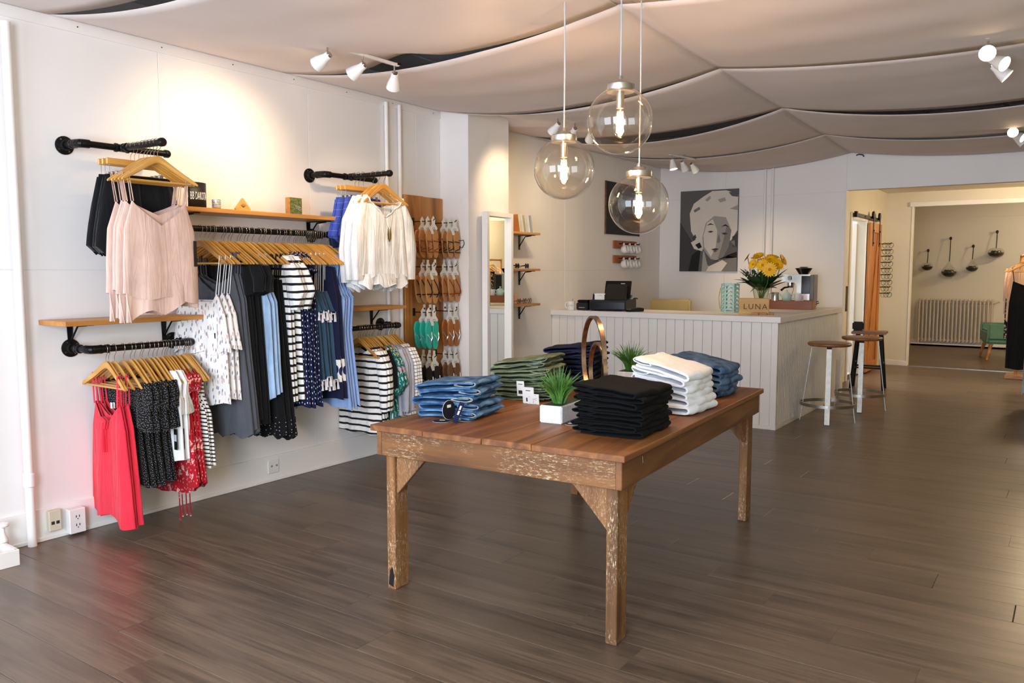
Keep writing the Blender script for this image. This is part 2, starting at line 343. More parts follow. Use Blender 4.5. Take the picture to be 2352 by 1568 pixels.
# left wall: backing and panels with recessed joints
wl = struct('wall_left', MB().box(-4.45, XL-.004, YF0, 5.2, 0, 2.8), 'wall')
py = [YF0, -.5, .56, 1.62, 2.68, 3.74, 4.8, 5.09]
for i in range(len(py)-1):
    for z0, z1 in ((.16, 1.35), (1.352, 2.62)):
        MB().box(XL-.006, XL, py[i]+.001, py[i+1]-.001, z0, z1).build('wall_panel', 'wall', wl, bevel=.0015)
col = struct('wall_column', MB().box(-4.45, XC, 5.09, 5.634, 0, 2.66), 'wall')
MB().box(XC-.01, XC+.001, 5.085, 5.637, 0, 1.35).build('wall_panel', 'wall', col, bevel=.001)
wa = struct('wall_alcove', MB().box(-4.45, XA-.004, 5.6, YB+.1, 0, 2.8), 'wall')
for a, b in ((5.634, 7.13), (7.13, 8.25), (8.25, YB)):
    for z0, z1 in ((0, 1.345), (1.347, 2.66)):
        MB().box(XA-.006, XA, a+.001, b-.001, z0, z1).build('wall_panel', 'wall', wa, bevel=.0015)
b = struct('baseboard_left', MB().box(XL, XL+.012, YF0, 5.09, 0, .166), 'trim', bevel=.003)
MB().box(XL+.012, XL+.02, YF0, 5.09, 0, .022).build('shoe_moulding', 'trim', b, bevel=.003)
t = struct('trim_2', MB().box(XL, XL+.01, YF0, 5.09, 2.535, 2.6), 'trim', bevel=.002)
for i in range(11):
    MB().lathe([(.004, 0), (.0035, .002)], 8, RY(PI/2)).build('screw', 'screw', t, loc=(XL+.01, .4+i*.46, 2.565))
struct('trim_3', MB().box(XA, XA+.008, 5.634, YB, 2.58, 2.64), 'trim')
# back wall with the wide opening to the passage
wb = struct('wall_back', MB().box(-4.45, XO, YB, YB+.12, 0, 2.8).box(XO, XR+.1, YB, YB+.12, 2.207, 2.8), 'wall')
for a, b2 in ((XA, -3.45), (-3.45, -2.9), (-2.9, XO)):
    for z0, z1 in ((.1, 2.19), (2.193, 2.66)): MB().box(a+.001, b2-.001, YB-.005, YB, z0, z1).build('wall_panel', 'wall', wb, bevel=.0015)

struct('baseboard_back', MB().box(XA, XO, YB-.018, YB-.005, 0, .1), 'trim', bevel=.003)
# passage behind the opening
DY0, DY1, DZ = 10.5, 11.3, 1.97
wk = struct('wall_passage', MB().box(XK-.12, XK, YB+.12, DY0, 0, 2.6).box(XK-.12, XK, DY1, YP, 0, 2.6).box(XK-.12, XK, DY0, DY1, DZ, 2.6), 'wall_warm')
for y0, y1, z0, z1 in ((DY0-.07, DY0, 0, DZ+.07), (DY1, DY1+.05, 0, DZ+.07), (DY0, DY1, DZ, DZ+.07)):
    MB().box(XK, XK+.015, y0, y1, z0, z1).build('door_casing', 'trim', wk, bevel=.002)
struct('wall_pier', MB().box(XK-.12, -1.945, YP, YP+.12, 0, 2.6).box(-1.945, XR+.2, YP, YP+.12, 2.25, 2.6), 'wall_warm')
tk = struct('trim_4', MB().box(-1.985, XR, YP-.035, YP-.002, 2.225, 2.29), 'trim', bevel=.004)
struct('trim_5', MB().box(-1.962, -1.94, YP-.012, YP+.002, 0, 2.25), 'trim', bevel=.002)
struct('baseboard_pier', MB().box(XK, -1.945, YP-.014, YP, 0, .07), 'trim', bevel=.002)
struct('ceiling_passage', MB().box(XK-.1, XR+.1, YB+.12, YP, 2.43, 2.6), 'wall_warm')
struct('wall_right', MB().box(XR, XR+.12, YF0, YP, 0, 2.8), 'wall_green')
# the small bright room behind the sliding door
for n_, b_ in (('wall_side_room_left', (-4.2, -4.1, 10.1, 12.3, 0, 2.5)), ('wall_side_room_front', (-4.2, XK-.12, 10.0, 10.1, 0, 2.5)), ('wall_side_room_back', (-4.2, XK-.12, 12.3, 12.4, 0, 2.5)), ('ceiling_side_room', (-4.2, XK-.12, 10, 12.4, 2.5, 2.6)), ('floor_side_room', (-4.2, XK-.12, 10, 12.4, -.05, 0))): struct(n_, MB().box(*b_), 'wall')
light('side_room_ceiling_light', 'AREA', (-3.2, 11.2, 2.48), 60, (.86, .95, 1), (-3.2, 11.2, 0), size=.6)
# the far room
struct('wall_far', MB().box(-3.7, 1.3, YE, YE+.1, 0, 2.8), 'wall_warm')
struct('trim_6', MB().box(-3.7, 1.3, YE-.01, YE, 2.28, 2.31), 'wall_warm'); struct('baseboard_far', MB().box(-3.7, 1.3, YE-.014, YE, 0, .09), 'trim')
struct('wall_far_left', MB().box(-3.8, -3.7, YP+.12, YE, 0, 2.8).box(-3.8, XK-.1, YP, YP+.12, 0, 2.8), 'wall_warm'); struct('wall_far_right', MB().box(1.3, 1.4, YP, YE, 0, 2.8), 'wall_warm')
struct('ceiling_far', MB().box(-3.8, 1.4, YP, YE+.1, 2.6, 2.7), 'wall_warm')
# front wall with the shop windows behind the photographer
wf = struct('wall_front', MB().box(-4.45, -4.05, YF0-.12, YF0, 0, 2.8).box(-1.95, -1.3, YF0-.12, YF0, 0, 2.8).box(.4, XR, YF0-.12, YF0, 0, 2.8).box(-4.05, -1.95, YF0-.12, YF0, 0, .5).box(-4.05, -1.95, YF0-.12, YF0, 2.4, 2.8).box(-1.3, .4, YF0-.12, YF0, 0, .5).box(-1.3, .4, YF0-.12, YF0, 2.4, 2.8), 'wall')
for n, (a, b2) in enumerate(((-4.05, -1.95), (-1.3, .4))):
    w = struct('window_%d' % (n+1), MB().box(a, a+.05, YF0-.09, YF0-.03, .5, 2.4).box(b2-.05, b2, YF0-.09, YF0-.03, .5, 2.4).box(a, b2, YF0-.09, YF0-.03, .5, .55).box(a, b2, YF0-.09, YF0-.03, 2.35, 2.4), 'trim')
    for k in (1, 2): MB().box(a+(b2-a)*k/3-.02, a+(b2-a)*k/3+.02, YF0-.09, YF0-.03, .55, 2.35).build('mullion', 'trim', w)
# tiled ceiling above the drapes
ce = struct('ceiling', MB().box(-4.45, XR+.1, YF0, YB+.12, ZC+.02, ZC+.1), 'tile_grid')
tm = MB().box(-.295, .295, -.6, .6, -.012, .02).mesh('ceiling_tile', 'tile', bevel=.004)
for i in range(9):
    for j in range(9): ob('ceiling_tile', tm, ce, (-4.0+i*.62, -.85+j*1.23, ZC))
gb = MB()
for i in range(10): gb.box(-4.31+i*.62-.012, -4.31+i*.62+.012, YF0, YB, ZC-.006, ZC+.02)
for j in range(10): gb.box(-4.4, XR, -1.465+j*1.23-.012, -1.465+j*1.23+.012, ZC-.006, ZC+.02)
gb.build('grid_bars', 'tile_grid', ce)
# rope and cloth panels hung below the ceiling
XM = -2.0
def rx(y): return -1.86-.033*(y-3.57)-.01*max(0, y-8)
NY = [-.85, .62, 2.1, 3.57, 5.04, 6.53, 8.0, 9.385]
rp = MB().tube([(rx(y), y, 2.604) for y in [-1.45]+NY+[9.4]], .003, 6).build('ceiling_rope', 'rope', None, True)
tag(rp, 'thin rope stretched along the ceiling between the cloth panels', 'rope')
hk = MB().tube([(-2.02, 9.39, 2.57), (-1.99, 9.36, 2.575), (-1.95, 9.36, 2.565), (-1.94, 9.36, 2.545)], .006, 6).build('ceiling_hook', 'black_iron', None, True)
tag(hk, 'small dark hook where the ceiling rope meets the back wall', 'hook')
SL = {0: (.1, .1), 1: (.1, .07), 2: (.125, .1), 3: (.12, .115), 4: (.13, .085), 5: (.155, .11), 6: (.125, .11)}
SR = {0: (.1, .1), 1: (.1, .11), 2: (.11, .1), 3: (.11, .12), 4: (.12, .15), 5: (.185, .155), 6: (.175, .14)}
def drape(i, side):
    y0, y1 = NY[i], NY[i+1]; s0, s1 = (SL if side < 0 else SR)[i]; P = []; nx, ny = 44, 16
    for b_ in range(ny+1):
        v = b_/ny; yy = y0+(y1-y0)*v; row = []
        for a in range(nx+1):
            s = a/nx; xe = XL+.012 if side < 0 else XR-.005
            if side < 0 and yy > 5.09: xe = XC+.002 if yy < 5.634 else XA+.012
            ze = 2.592 if side < 0 else 2.66
            x = rx(yy)+(xe-rx(yy))*s; sg = s0+(s1-s0)*v
            z = 2.602+(ze-2.602)*s-sg*4*s*(1-s)
            pin = math.sin(PI*v)
            z -= .018*pin*(1-s)*math.sin(PI*min(1, s*3+.2))
            z += .006*math.sin(v*9+i*2+s*3)*(1-s)*s*3+.004*math.sin(v*23+s*5+i)*s*(1-s)*2
            if i == 3: z += .012*math.sin(v*16+s*4)*max(0, 1-abs(s-.35)*2.4)*(1-v)
            if i == 2 and side < 0: z += (.06*v**6*math.exp(-((x+3.22)/.22)**2))+.014*math.sin(v*11+s*6)*max(0, 1-abs(s-.4)*2)*v
            if i == 1 and side < 0: z += .02*math.sin(v*7+s*5)*s*(1-s)*4
            row.append((x, yy, z))
        P.append(row)
    o = MB().grid(P).build('ceiling_drape', 'drape', None, True, ang=80)
    md = o.modifiers.new('thickness', 'SOLIDIFY'); md.thickness = .002
    tag(o, 'pale cloth panel sagging from the ceiling %s of the rope, %s from the back wall' % ('left' if side < 0 else 'right', ordw(6-i)), 'ceiling drape', 'cloth panels below the ceiling')
for i in range(7): drape(i, -1); drape(i, 1)
# heating and water pipes on the left wall
def pipe(x, y, z0, z1, r, label, joint=None, lean=0):
    o = thing('wall_pipe', label, 'pipe', (x, y, z0), 0, 'thin white pipes on the walls')
    MB().tube([(0, lean, 0), (0, 0, z1-z0)], r, 14).build('tube', 'trim', o, True)
    for j in (joint or []): MB().lathe([(r, -.035), (r*1.25, -.03), (r*1.25, .03), (r, .035)], 14).build('coupling', 'trim', o, True, loc=(0, 0, j-z0))
pipe(-4.165, 1.885, 0, 2.5, .021, 'thick white pipe at the left edge by the wall sockets', [.33])
pipe(-2.985, YB-.022, 0, 2.5, .014, 'thin white pipe on the back wall, left one of the pair')
pipe(-2.9, YB-.022, 0, 2.5, .014, 'thin white pipe on the back wall, right one of the pair')
pipe(-4.185, 4.455, 0, 2.56, .014, 'thin white wall pipe left of its twin near the sandal board')
pipe(-4.185, 4.595, 0, 2.56, .014, 'thin white wall pipe touching the left side of the sandal board')
# ================================================================ pipe rails, shelves
PR = .0165
def flange(parent, y, z, x=XL):
    f = MB().lathe([(.046, 0), (.046, .007), (.03, .011), (.024, .03), (.0165, .03)], 20, RY(PI/2)).build('flange', 'black_iron', parent, True, loc=(x, y, z))
    for a in range(4): MB().lathe([(.0055, 0), (.005, .003)], 8, RY(PI/2)).build('screw', 'screw', f, loc=(.008, .035*math.cos(a*PI/2+.6), .035*math.sin(a*PI/2+.6)))
def fitting(parent, name, p, axis, L=.05):
    mtx = {'X': RY(PI/2), 'Y': RX(-PI/2), 'Z': Matrix()}[axis]
    MB().lathe([(PR, -L/2), (.0225, -L/2+.002), (.0225, -L/2+.012), (.0195, -L/2+.014), (.0195, L/2-.014), (.0225, L/2-.012), (.0225, L/2-.002), (PR, L/2)], 16, mtx).build(name, 'black_iron', parent, True, loc=p)
def cap(parent, p, axis):
    mtx = {'X': RY(PI/2), 'Y': RX(-PI/2)}[axis]
    MB().lathe([(PR, -.018), (.0215, -.016), (.0215, .004), (.016, .012), (0, .013)], 16, mtx).build('end_cap', 'black_iron', parent, True, loc=p)
def rod(parent, a, b): MB().tube([a, b], PR, 14).build('rod', 'black_iron', parent, True)
def elbow(parent, p, a, b):
    p = Vector(p); a = Vector(a); b = Vector(b)
    MB().tube([p+a*.045]+[p+a*.03*(1-t)**2+b*.03*t*t for t in (0, .25, .5, .75, 1)]+[p+b*.045], .0215, 14).build('elbow', 'black_iron', parent, True)
def faceout(label, y0, yt, y1, xe, z):
    o = thing('pipe_rail', label, 'clothes rail', (0, 0, 0), 0, 'black pipe rails on the left wall'); xr = XL+.15
    flange(o, y0, z); rod(o, (XL, y0, z), (xr, y0, z)); elbow(o, (xr, y0, z), (-1, 0, 0), (0, 1, 0)); fitting(o, 'coupling', (XL+.09, y0, z), 'X', .04)
    rod(o, (xr, y0, z), (xr, y1, z)); fitting(o, 'tee', (xr, yt, z), 'Y', .075); cap(o, (xr, y1, z), 'Y')
    rod(o, (xr, yt, z), (xe, yt, z)); fitting(o, 'coupling', (xr+.035, yt, z), 'X', .04); cap(o, (xe, yt, z), 'X'); return o
faceout('black pipe rail with side arm holding blush camisoles and black shorts', 2.151, 2.365, 2.62, -3.70, 1.97)
faceout('black pipe rail with side arm holding white blouses and blue shorts', 3.739, 3.945, 4.2, -3.68, 1.97)
def urail(label, y0, y1, x, z, ends=True):
    o = thing('pipe_rail', label, 'clothes rail', (0, 0, 0), 0, 'black pipe rails on the left wall')
    for y, d in ((y0, 1), (y1, -1)):
        flange(o, y, z); rod(o, (XL, y, z), (x, y, z)); elbow(o, (x, y, z), (-1, 0, 0), (0, d, 0)); fitting(o, 'coupling', (XL+.08, y, z), 'X', .04)
    rod(o, (x, y0, z), (x, y1, z)); fitting(o, 'coupling', (x, y0+.07, z), 'Y', .05); return o
urail('low black pipe rail with coral, black and red clothes', 2.135, 2.705, -4.015, .955)
urail('long black pipe rail in the middle below the upper shelf', 2.6, 3.745, -4.0, 1.577)
urail('low black pipe rail behind the table with striped tops', 3.8, 4.385, -4.015, .955)
def bracket(parent, p, d, h=.13, ang=0, w=.03):
    """flat iron shelf bracket; p on the wall under the shelf, arm runs along +X"""
    MB().box(0, d, -w/2, w/2, -.005, 0).prism([(-w/2, 0), (w/2, 0), (w*.33, -h), (-w*.33, -h)], 0, .006, Matrix(((0, 0, 1, 0), (1, 0, 0, 0), (0, 1, 0, 0), (0, 0, 0, 1)))).tube([(.004, 0, -h*.75), (d*.4, 0, -.012), (d*.8, 0, -.005)], .005, 6).build('bracket', 'black_iron', parent, loc=p)
def shelf(label, y0, y1, xf, zt, brs, x0=XL, th=.024, w=None):
    o = thing('wall_shelf', label, 'shelf', (x0, (y0+y1)/2, zt-th), 0, 'oiled wooden wall shelves'); L = (y1-y0)/2
    MB().box(.001, xf-x0, -L, L, 0, th).build('board', 'shelf_wood', o, bevel=.002)
    for b_ in brs: bracket(o, (0, b_-(y0+y1)/2, 0), (xf-x0)*.8)
    return o
shelf('oiled wooden wall shelf with curved black sign, candle and photo block', 2.6, 3.8, -3.94, 1.69, [2.75, 3.72])
shelf('empty wooden wall shelf above the coral dresses', 1.985, 2.745, -3.95, 1.105, [2.135, 2.655])
shelf('wooden wall shelf left of the sandals above striped tops', 3.7, 4.39, -3.95, 1.1, [3.85, 4.295])
# things on the upper shelf
ZS = 1.69
def on_shelf(px, py, x): p = wp(px, py, 0, x); return (x, p.y, ZS)
p0 = on_shelf(459, 466, -4.04)
o = thing('display_card', 'curved black card with white lettering standing on the upper shelf', 'display card', p0, .12)
RC = .12; P = []
for k in range(13):
    a = -.55+1.1*k/12; P.append([(RC*math.cos(a)-RC, RC*math.sin(a), 0), (RC*math.cos(a)-RC, RC*math.sin(a), .145)])
c = MB().grid(P).build('card', 'card_black', o, True, ang=80); md = c.modifiers.new('t', 'SOLIDIFY'); md.thickness = .003
me = text_mesh('BB DAKOTA', .036); me.transform(Matrix.Scale(.66, 4, (1, 0, 0)) @ Matrix.Scale(1.7, 4, (0, 1, 0)))
bm = bmesh.new(); bm.from_mesh(me)
for v in bm.verts:
    a = v.co.x/RC*.85; h = v.co.y; d = v.co.z; v.co = ((RC+.001+d)*math.cos(a)-RC, (RC+.001+d)*math.sin(a), .068+h)
bm.to_mesh(me); bm.free(); me.materials.clear(); me.materials.append(M['paper']); ob('lettering', me, o)
MB().box(-.03, -.026, -.055, .055, 0, .06).build('easel_back', 'card_black', o)
o = thing('candle_glass', 'small striped silver candle glass on the upper shelf', 'candle', on_shelf(497, 468, -4.03))
MB().lathe([(.021, 0), (.024, .004), (.0255, .055), (.0235, .055), (.022, .01)], 24).build('glass', 'chrome', o, True); MB().lathe([(0, .01), (.0215, .01), (.0215, .03), (0, .031)], 20).build('wax', 'paper', o, True)
for k in range(5): MB().lathe([(.0252, .012+k*.009), (.0262, .014+k*.009), (.0254, .016+k*.009)], 24, cap=False).build('stripe', 'white_gloss', o, True)
o = thing('brand_sign', 'small pointed pale wooden sign with engraved emblem on the upper shelf', 'sign', on_shelf(557, 473, -4.03), 0)
MT = Matrix(((0, 0, 1, 0), (1, 0, 0, 0), (0, 1, 0, 0), (0, 0, 0, 1)))
MB().prism([(-.045, 0), (.045, 0), (.053, .014), (.0, .078), (-.053, .014)], -.008, .008, MT).build('block', 'sign_wood', o, bevel=.001)
em = MB()
for a in (-.9, -.45, 0, .45, .9):
    L_ = .024; em.tube([(.0085, 0, .022), (.0085, math.sin(a)*L_*.6-.004*math.cos(a), .022+math.cos(a)*L_*.6), (.0085, math.sin(a)*L_, .022+math.cos(a)*L_), (.0085, math.sin(a)*L_*.6+.004*math.cos(a), .022+math.cos(a)*L_*.6), (.0085, 0, .022)], .0008, 4)
em.build('emblem', 'ink_brown', o)
o = thing('photo_block', 'wooden block with green photo of striped pattern on the upper shelf', 'photo', on_shelf(675, 481, -4.05), .05)
MB().box(-.02, .016, -.052, .052, 0, .108).build('block', 'shelf_wood', o, bevel=.001); ph = MB().box(.016, .0168, -.044, .052, 0, .106).build('photo', 'photo_green', o)
for k in range(6): MB().tube([(.0169, -.012+k*.004, .064-k*.005), (.0169, .046, .046-k*.005)], .0011, 4).build('painted_stripe', 'ink' if k % 2 else 'paper', ph)
# ================================================================ hangers
def arm_c(q): return -.08-.125*(math.sqrt(q*q+.015)-.1225)-.004*math.sin(q*PI)
def hanger_parts():
    P = []
    for k in range(25):
        s = -1+2*k/24; q = abs(s); x = s*.2; zc = arm_c(q); h = .0185-.009*q if q < .97 else .006; yy = -.022*q**1.6
        if q > .97: h = .005
        th = .0048+.0012*q
        P.append([(x+(.003*s if q > .97 else 0), yy+th*math.copysign(abs(math.cos(2*PI*j/14))**.7, math.cos(2*PI*j/14)), zc+h*math.copysign(abs(math.sin(2*PI*j/14))**.85, math.sin(2*PI*j/14))) for j in range(14)])
    A = MB(); A.grid(P, True); A.add(P[0], [tuple(range(14))]); A.add(P[-1], [tuple(range(14))])
    B = MB().tube([(-.172, -.012, -.19), (.172, -.012, -.19)], .0055, 8)
    H = MB(); pts = [(0, 0, -.075), (0, 0, -.045), (.006, 0, -.034), (.017, 0, -.022)]+[(.021*math.cos(a), 0, .021*math.sin(a)) for a in [math.radians(-30+24*i) for i in range(10)]]
    H.tube(pts, .0016, 6)
    return A.mesh('hanger_arms', 'hanger_wood', True, ang=60), B.mesh('trouser_bar', 'hanger_wood', True), H.mesh('hook', 'wire', True)
HP = hanger_parts()
def hanger(loc, rz, label, group, roll=0):
    o = thing('clothes_hanger', label, 'hanger', loc, rz, group)
    ob('hanger_arms', HP[0], o); ob('trouser_bar', HP[1], o); ob('hook', HP[2], o); return o
def clip_hanger(loc, rz, label, group):
    o = thing('clip_hanger', label, 'hanger', loc, rz, group)
    MB().box(-.17, .17, -.006, .006, -.105, -.075).build('bar', 'hanger_wood', o, bevel=.003); ob('hook', HP[2], o)
    MB().tube([(-.155, 0, -.09), (-.155, 0, -.15), (.155, 0, -.15), (.155, 0, -.09)], .0018, 6).build('clip_wire', 'wire', o, True)
    for s in (-1, 1):
        c = MB().box(-.012, .012, -.008, .008, -.17, -.135).build('clip', 'chrome', o, bevel=.002, loc=(s*.115, 0, 0))
    return o
# ================================================================ garments
def interp(prof, n):
    out = []
    for i in range(n+1):
        u = i/n*(len(prof)-1); k = min(int(u), len(prof)-2); f = u-k; f = f*f*(3-2*f)*.5+f*.5
        out.append(tuple(a+(b-a)*f for a, b in zip(prof[k], prof[k+1])))
    return out
def cloth(prof, folds=5, amp=.006, ph=0, neck=(0, .1, 0), hem=.006, hemslope=0, nv=26, nu=44, scal=0, pw=.75, mb=None, sh=True, wall=True):
    """flattened cloth tube; prof rows (z, half width, half thickness, x offset); neck = (front depth, half width, back depth)"""
    R = interp([p if len(p) > 3 else (*p, 0) for p in prof], nv); P = []; z0, z1 = R[0][0], R[-1][0]
    for i, (z, w, t, xo) in enumerate(R):
        q = (z0-z)/(z0-z1); row = []
        for j in range(nu):
            th = 2*PI*j/nu; c, s = math.cos(th), math.sin(th); x = w*math.copysign(abs(c)**pw, c); y = t*math.copysign(abs(s)**.8, s)
            u = x/max(w, .01)
            y += amp*(.25+q)*math.sin(folds*u*1.6+ph)+amp*.45*q*math.sin(folds*2.7*u+ph*2+q*2)
            x += amp*.35*q*math.sin(q*7+folds*u+ph)
            dz = 0
            if sh and z0 > -.19: dz = (arm_z(min(abs(x), .2))+.006-z0)*max(0, 1-q*3.2)**2*min(1, max(0, (abs(x)-neck[1]*.7)/.03))
            nk = max(0, 1-abs(x)/max(neck[1], .01))
            if nk > 0: dz = -(neck[0] if s < 0 else neck[2])*(nk**.8)*(1-q)**3
            dz += q**4*(hem*math.sin(folds*1.3*u+ph*3)+hemslope*u+scal*abs(u)**2)
            xx = x+xo
            if xx < -.185 and wall: xx = -.185+(xx+.185)*.2
            row.append((xx, y, z+dz))
        P.append(row)
    m = mb or MB(); m.grid(P, True); return m
def strap(x0, z0, x1, z1, r=.003, dep=.01):
    return MB().tube([(x0, -dep, z0), (x1, -.009, z1+.006), (x1, -.016*(x1/.2)**2, z1+.012), (x1, .004, z1+.006), (x0, dep, z0)], r, 5, flat=.4)
def arm_z(x):
    q = abs(x)/.2; return arm_c(q)+.0175-.009*min(q, 1)
def sleeve(pts, rx_, ry_, folds=3, amp=.004, wall=True):
    P = []
    R = interp([(*p, a, b_) for p, a, b_ in zip(pts, rx_, ry_)], 12)
    for i, (x, y, z, a, b_) in enumerate(R):
        P.append([(x+a*math.cos(2*PI*j/18)+amp*math.sin(folds*2*PI*j/18+i*.4), y+b_*math.sin(2*PI*j/18), z+.3*a*math.cos(2*PI*j/18)*(1 if x > 0 else -1)*0) for j in range(18)])
    P = [[(x if x > -.185 or not wall else -.185+(x+.185)*.2, y, z) for x, y, z in r] for r in P]
    return MB().grid(P, True)
def price_tag(x, z, w=.035, h=.06, mat='paper', y=-.022):
    m = MB().box(x-w/2, x+w/2, y-.0006, y, z-h, z); return m
def garment(name, label, cat, group, parts):
    """parts: (name, MB, material[, sub-parts])"""
    o = thing(name, label, cat, (0, 0, -5), 0, group)
    for p in parts:
        c = p[1].build(p[0], p[2], o, True, ang=70)
        for sp in (p[3] if len(p) > 3 else []): sp[1].build(sp[0], sp[2], c, True, ang=70)
    return o
def hang(proto, locs, rz, labels, jit=.03):
    for i, (l, lb) in enumerate(zip(locs, labels)):
        a = rz+random.uniform(-jit, jit)
        proto_s = (random.uniform(.94, 1.03), 1, random.uniform(.975, 1.015))
        if i == 0: proto.location = l; proto.rotation_euler = (0, 0, a); proto['label'] = lb
        else: copy_tree(proto, l, (0, 0, a), lb).scale = proto_s
def seq(n, fmt, what='from the left'):
    if n == 1: return [fmt % 'only']
    return [fmt % (ordw(i)+' '+what) for i in range(n)]
hB = [2.21, 2.224, 2.255, 2.302, 2.34, 2.361, 2.393, 2.405, 2.44, 2.465, 2.488, 2.518, 2.534, 2.546, 2.565, 2.589, 2.613, 2.645, 2.655, 2.666, 2.679]
hC = [2.763, 2.789, 2.814, 2.84, 2.851, 2.899, 2.916, 2.944, 2.963, 3.005, 3.023, 3.054, 3.075, 3.109, 3.157, 3.181, 3.193, 3.229, 3.276, 3.297, 3.33, 3.344, 3.371, 3.382, 3.417, 3.432, 3.445, 3.462, 3.477, 3.498, 3.513, 3.525, 3.535, 3.546, 3.559, 3.575, 3.59, 3.606, 3.626, 3.64, 3.661, 3.698]
hD = [3.97, 3.99, 4.015, 4.036, 4.051, 4.076, 4.102, 4.115, 4.161, 4.185, 4.236, 4.254, 4.281, 4.309, 4.335]
for ys, x, z, w in ((hB, -4.015, .955, 'low left rail'), (hC, -4.0, 1.577, 'long middle rail'), (hD, -4.015, .955, 'low rail behind the table')):
    for i, y in enumerate(ys):
        hanger((x, y, z), random.uniform(-.035, .035)+(.2 if z > 1.2 else 0), 'varnished wooden hanger, %s from the left on the %s' % (ordw(i), w), 'wooden hangers on the '+w)
def locs(ys, x, z): return [(x, y, z) for y in ys]
LB = lambda a: locs(a, -4.015, .955)
LC = lambda a: locs([y-.028 for y in a], -4.0, 1.577)
GB, GC, GD = 'clothes on the low left rail', 'clothes on the long middle rail', 'clothes on the low rail behind the table'
# --- low left rail
def two_straps(xb, zb, xa, r=.004): return [('strap', strap(s*xb, zb, s*xa, arm_z(xa), r), None) for s in (-1, 1)]
def P2(lst, mat): return [(n, m, mat) for n, m, _ in lst]
pr = garment('coral_dress', '', 'dress', GB, [('bodice', cloth([(-.275, .125, .012), (-.4, .165, .016), (-.86, .215, .022)], 4, .009, .4, (.11, .12, .07), .016, -.02, scal=-.01), 'coral')]+P2(two_straps(.118, -.285, .13, .0075), 'coral')+[('front_tie', MB().tube([(-.02, -.03, -.36), (.0, -.034, -.345), (.03, -.032, -.36), (.02, -.034, -.4), (.01, -.032, -.37), (.008, -.034, -.52)], [.005, .007, .006, .006, .004, .009], 6, flat=.3), 'coral'), ('care_label', price_tag(.03, -.27, .02, .03, y=.004), 'paper')])
hang(pr, LB(hB[:3]), 0, seq(3, 'long coral red strappy dress, %s of the three'), .06)
ruf = lambda z0, z1, w0, w1, ph=0, am=.009: cloth([(z0, w0, .014), (z1, w1, .026)], 9, am, ph, hem=.012, nv=8)
pr = garment('dotted_dress', '', 'dress', GB, [('skirt', cloth([(-.3, .15, .014), (-.42, .14, .014), (-.7, .19, .02)], 6, .006, 1), 'dot_black'), ('flounce', ruf(-.2, -.41, .19, .215), 'dot_black')]+[('sleeve', sleeve([(s*.18, 0, -.17), (s*.2, 0, -.24), (s*.2, 0, -.31)], [.03, .04, .03], [.014, .02, .016]), 'dot_black') for s in (-1, 1)])
hang(pr, LB(hB[3:10]), 0, seq(7, 'black dress with tiny pale dots and flounce, %s of its kind'))
pr = garment('ruffled_top', '', 'top', GB, [('body', cloth([(-.22, .15, .012, .03), (-.34, .17, .014, .03), (-.6, .18, .018, .03)], 5, .005, .3, (.06, .1, .03)), 'white_cloth'), ('ruffle', ruf(-.2, -.34, .19, .235, 2, .016), 'white_cloth')]+[('strap', sleeve([(s*.14, 0, -.13), (s*.185, 0, -.19), (s*.19, 0, -.27)], [.022, .03, .02], [.01, .014, .012]), 'white_cloth') for s in (-1, 1)]+[('hang_tag', price_tag(.18, -.43, .028, .11), 'card_black', [('tag_print', price_tag(.18, -.46, .02, .035, y=-.0228), 'paper_grey')])])
hang(pr, LB(hB[10:13]), 0, seq(3, 'white ruffled top with black hang tag, %s of the three'))
pr = garment('floral_dress', '', 'dress', GB, [('skirt', cloth([(-.17, .17, .014), (-.38, .19, .016), (-.8, .25, .024)], 6, .008, 2, (.08, .12, .05), .01, .0, scal=.05), 'floral_red'), ('hem_edge', MB(), 'floral_red')][:1]+[('tie', MB().tube([(x, 0, -.7), (x+.004, .002, -.84), (x+.01, 0, -.8-l)], [.003, .003, .005], 5), 'floral_red') for x, l in ((.06, .16),)]+[('sleeve', sleeve([(s*.15, 0, -.155), (s*.185, 0, -.19), (s*.175, 0, -.25)], [.03, .03, .02], [.014, .017, .014]), 'floral_red') for s in (-1, 1)])
hang(pr, LB(hB[13:17]), 0, seq(4, 'red dress with pink flowers, %s of its kind'))
pr = garment('striped_tank', '', 'top', GB, [('body', cloth([(-.3, .14, .012), (-.38, .19, .014), (-.67, .215, .018)], 5, .005, 0, (.08, .11, .04), .004), 'breton_fine'), ]+[('armhole_trim', MB().tube([(s*.105, -.012, -.2), (s*.12, -.016, -.27), (s*.16, -.004, -.345)], .004, 5), 'white_cloth') for s in (-1, 1)]+[('strap', sleeve([(s*.1, 0, -.145), (s*.108, 0, -.22), (s*.112, 0, -.31)], [.02, .02, .022], [.008, .009, .01], 2, .001), 'breton_fine') for s in (-1, 1)])
hang(pr, LB(hB[17:21]), 0, seq(4, 'sleeveless top with narrow dark stripes, %s on the low left rail'))
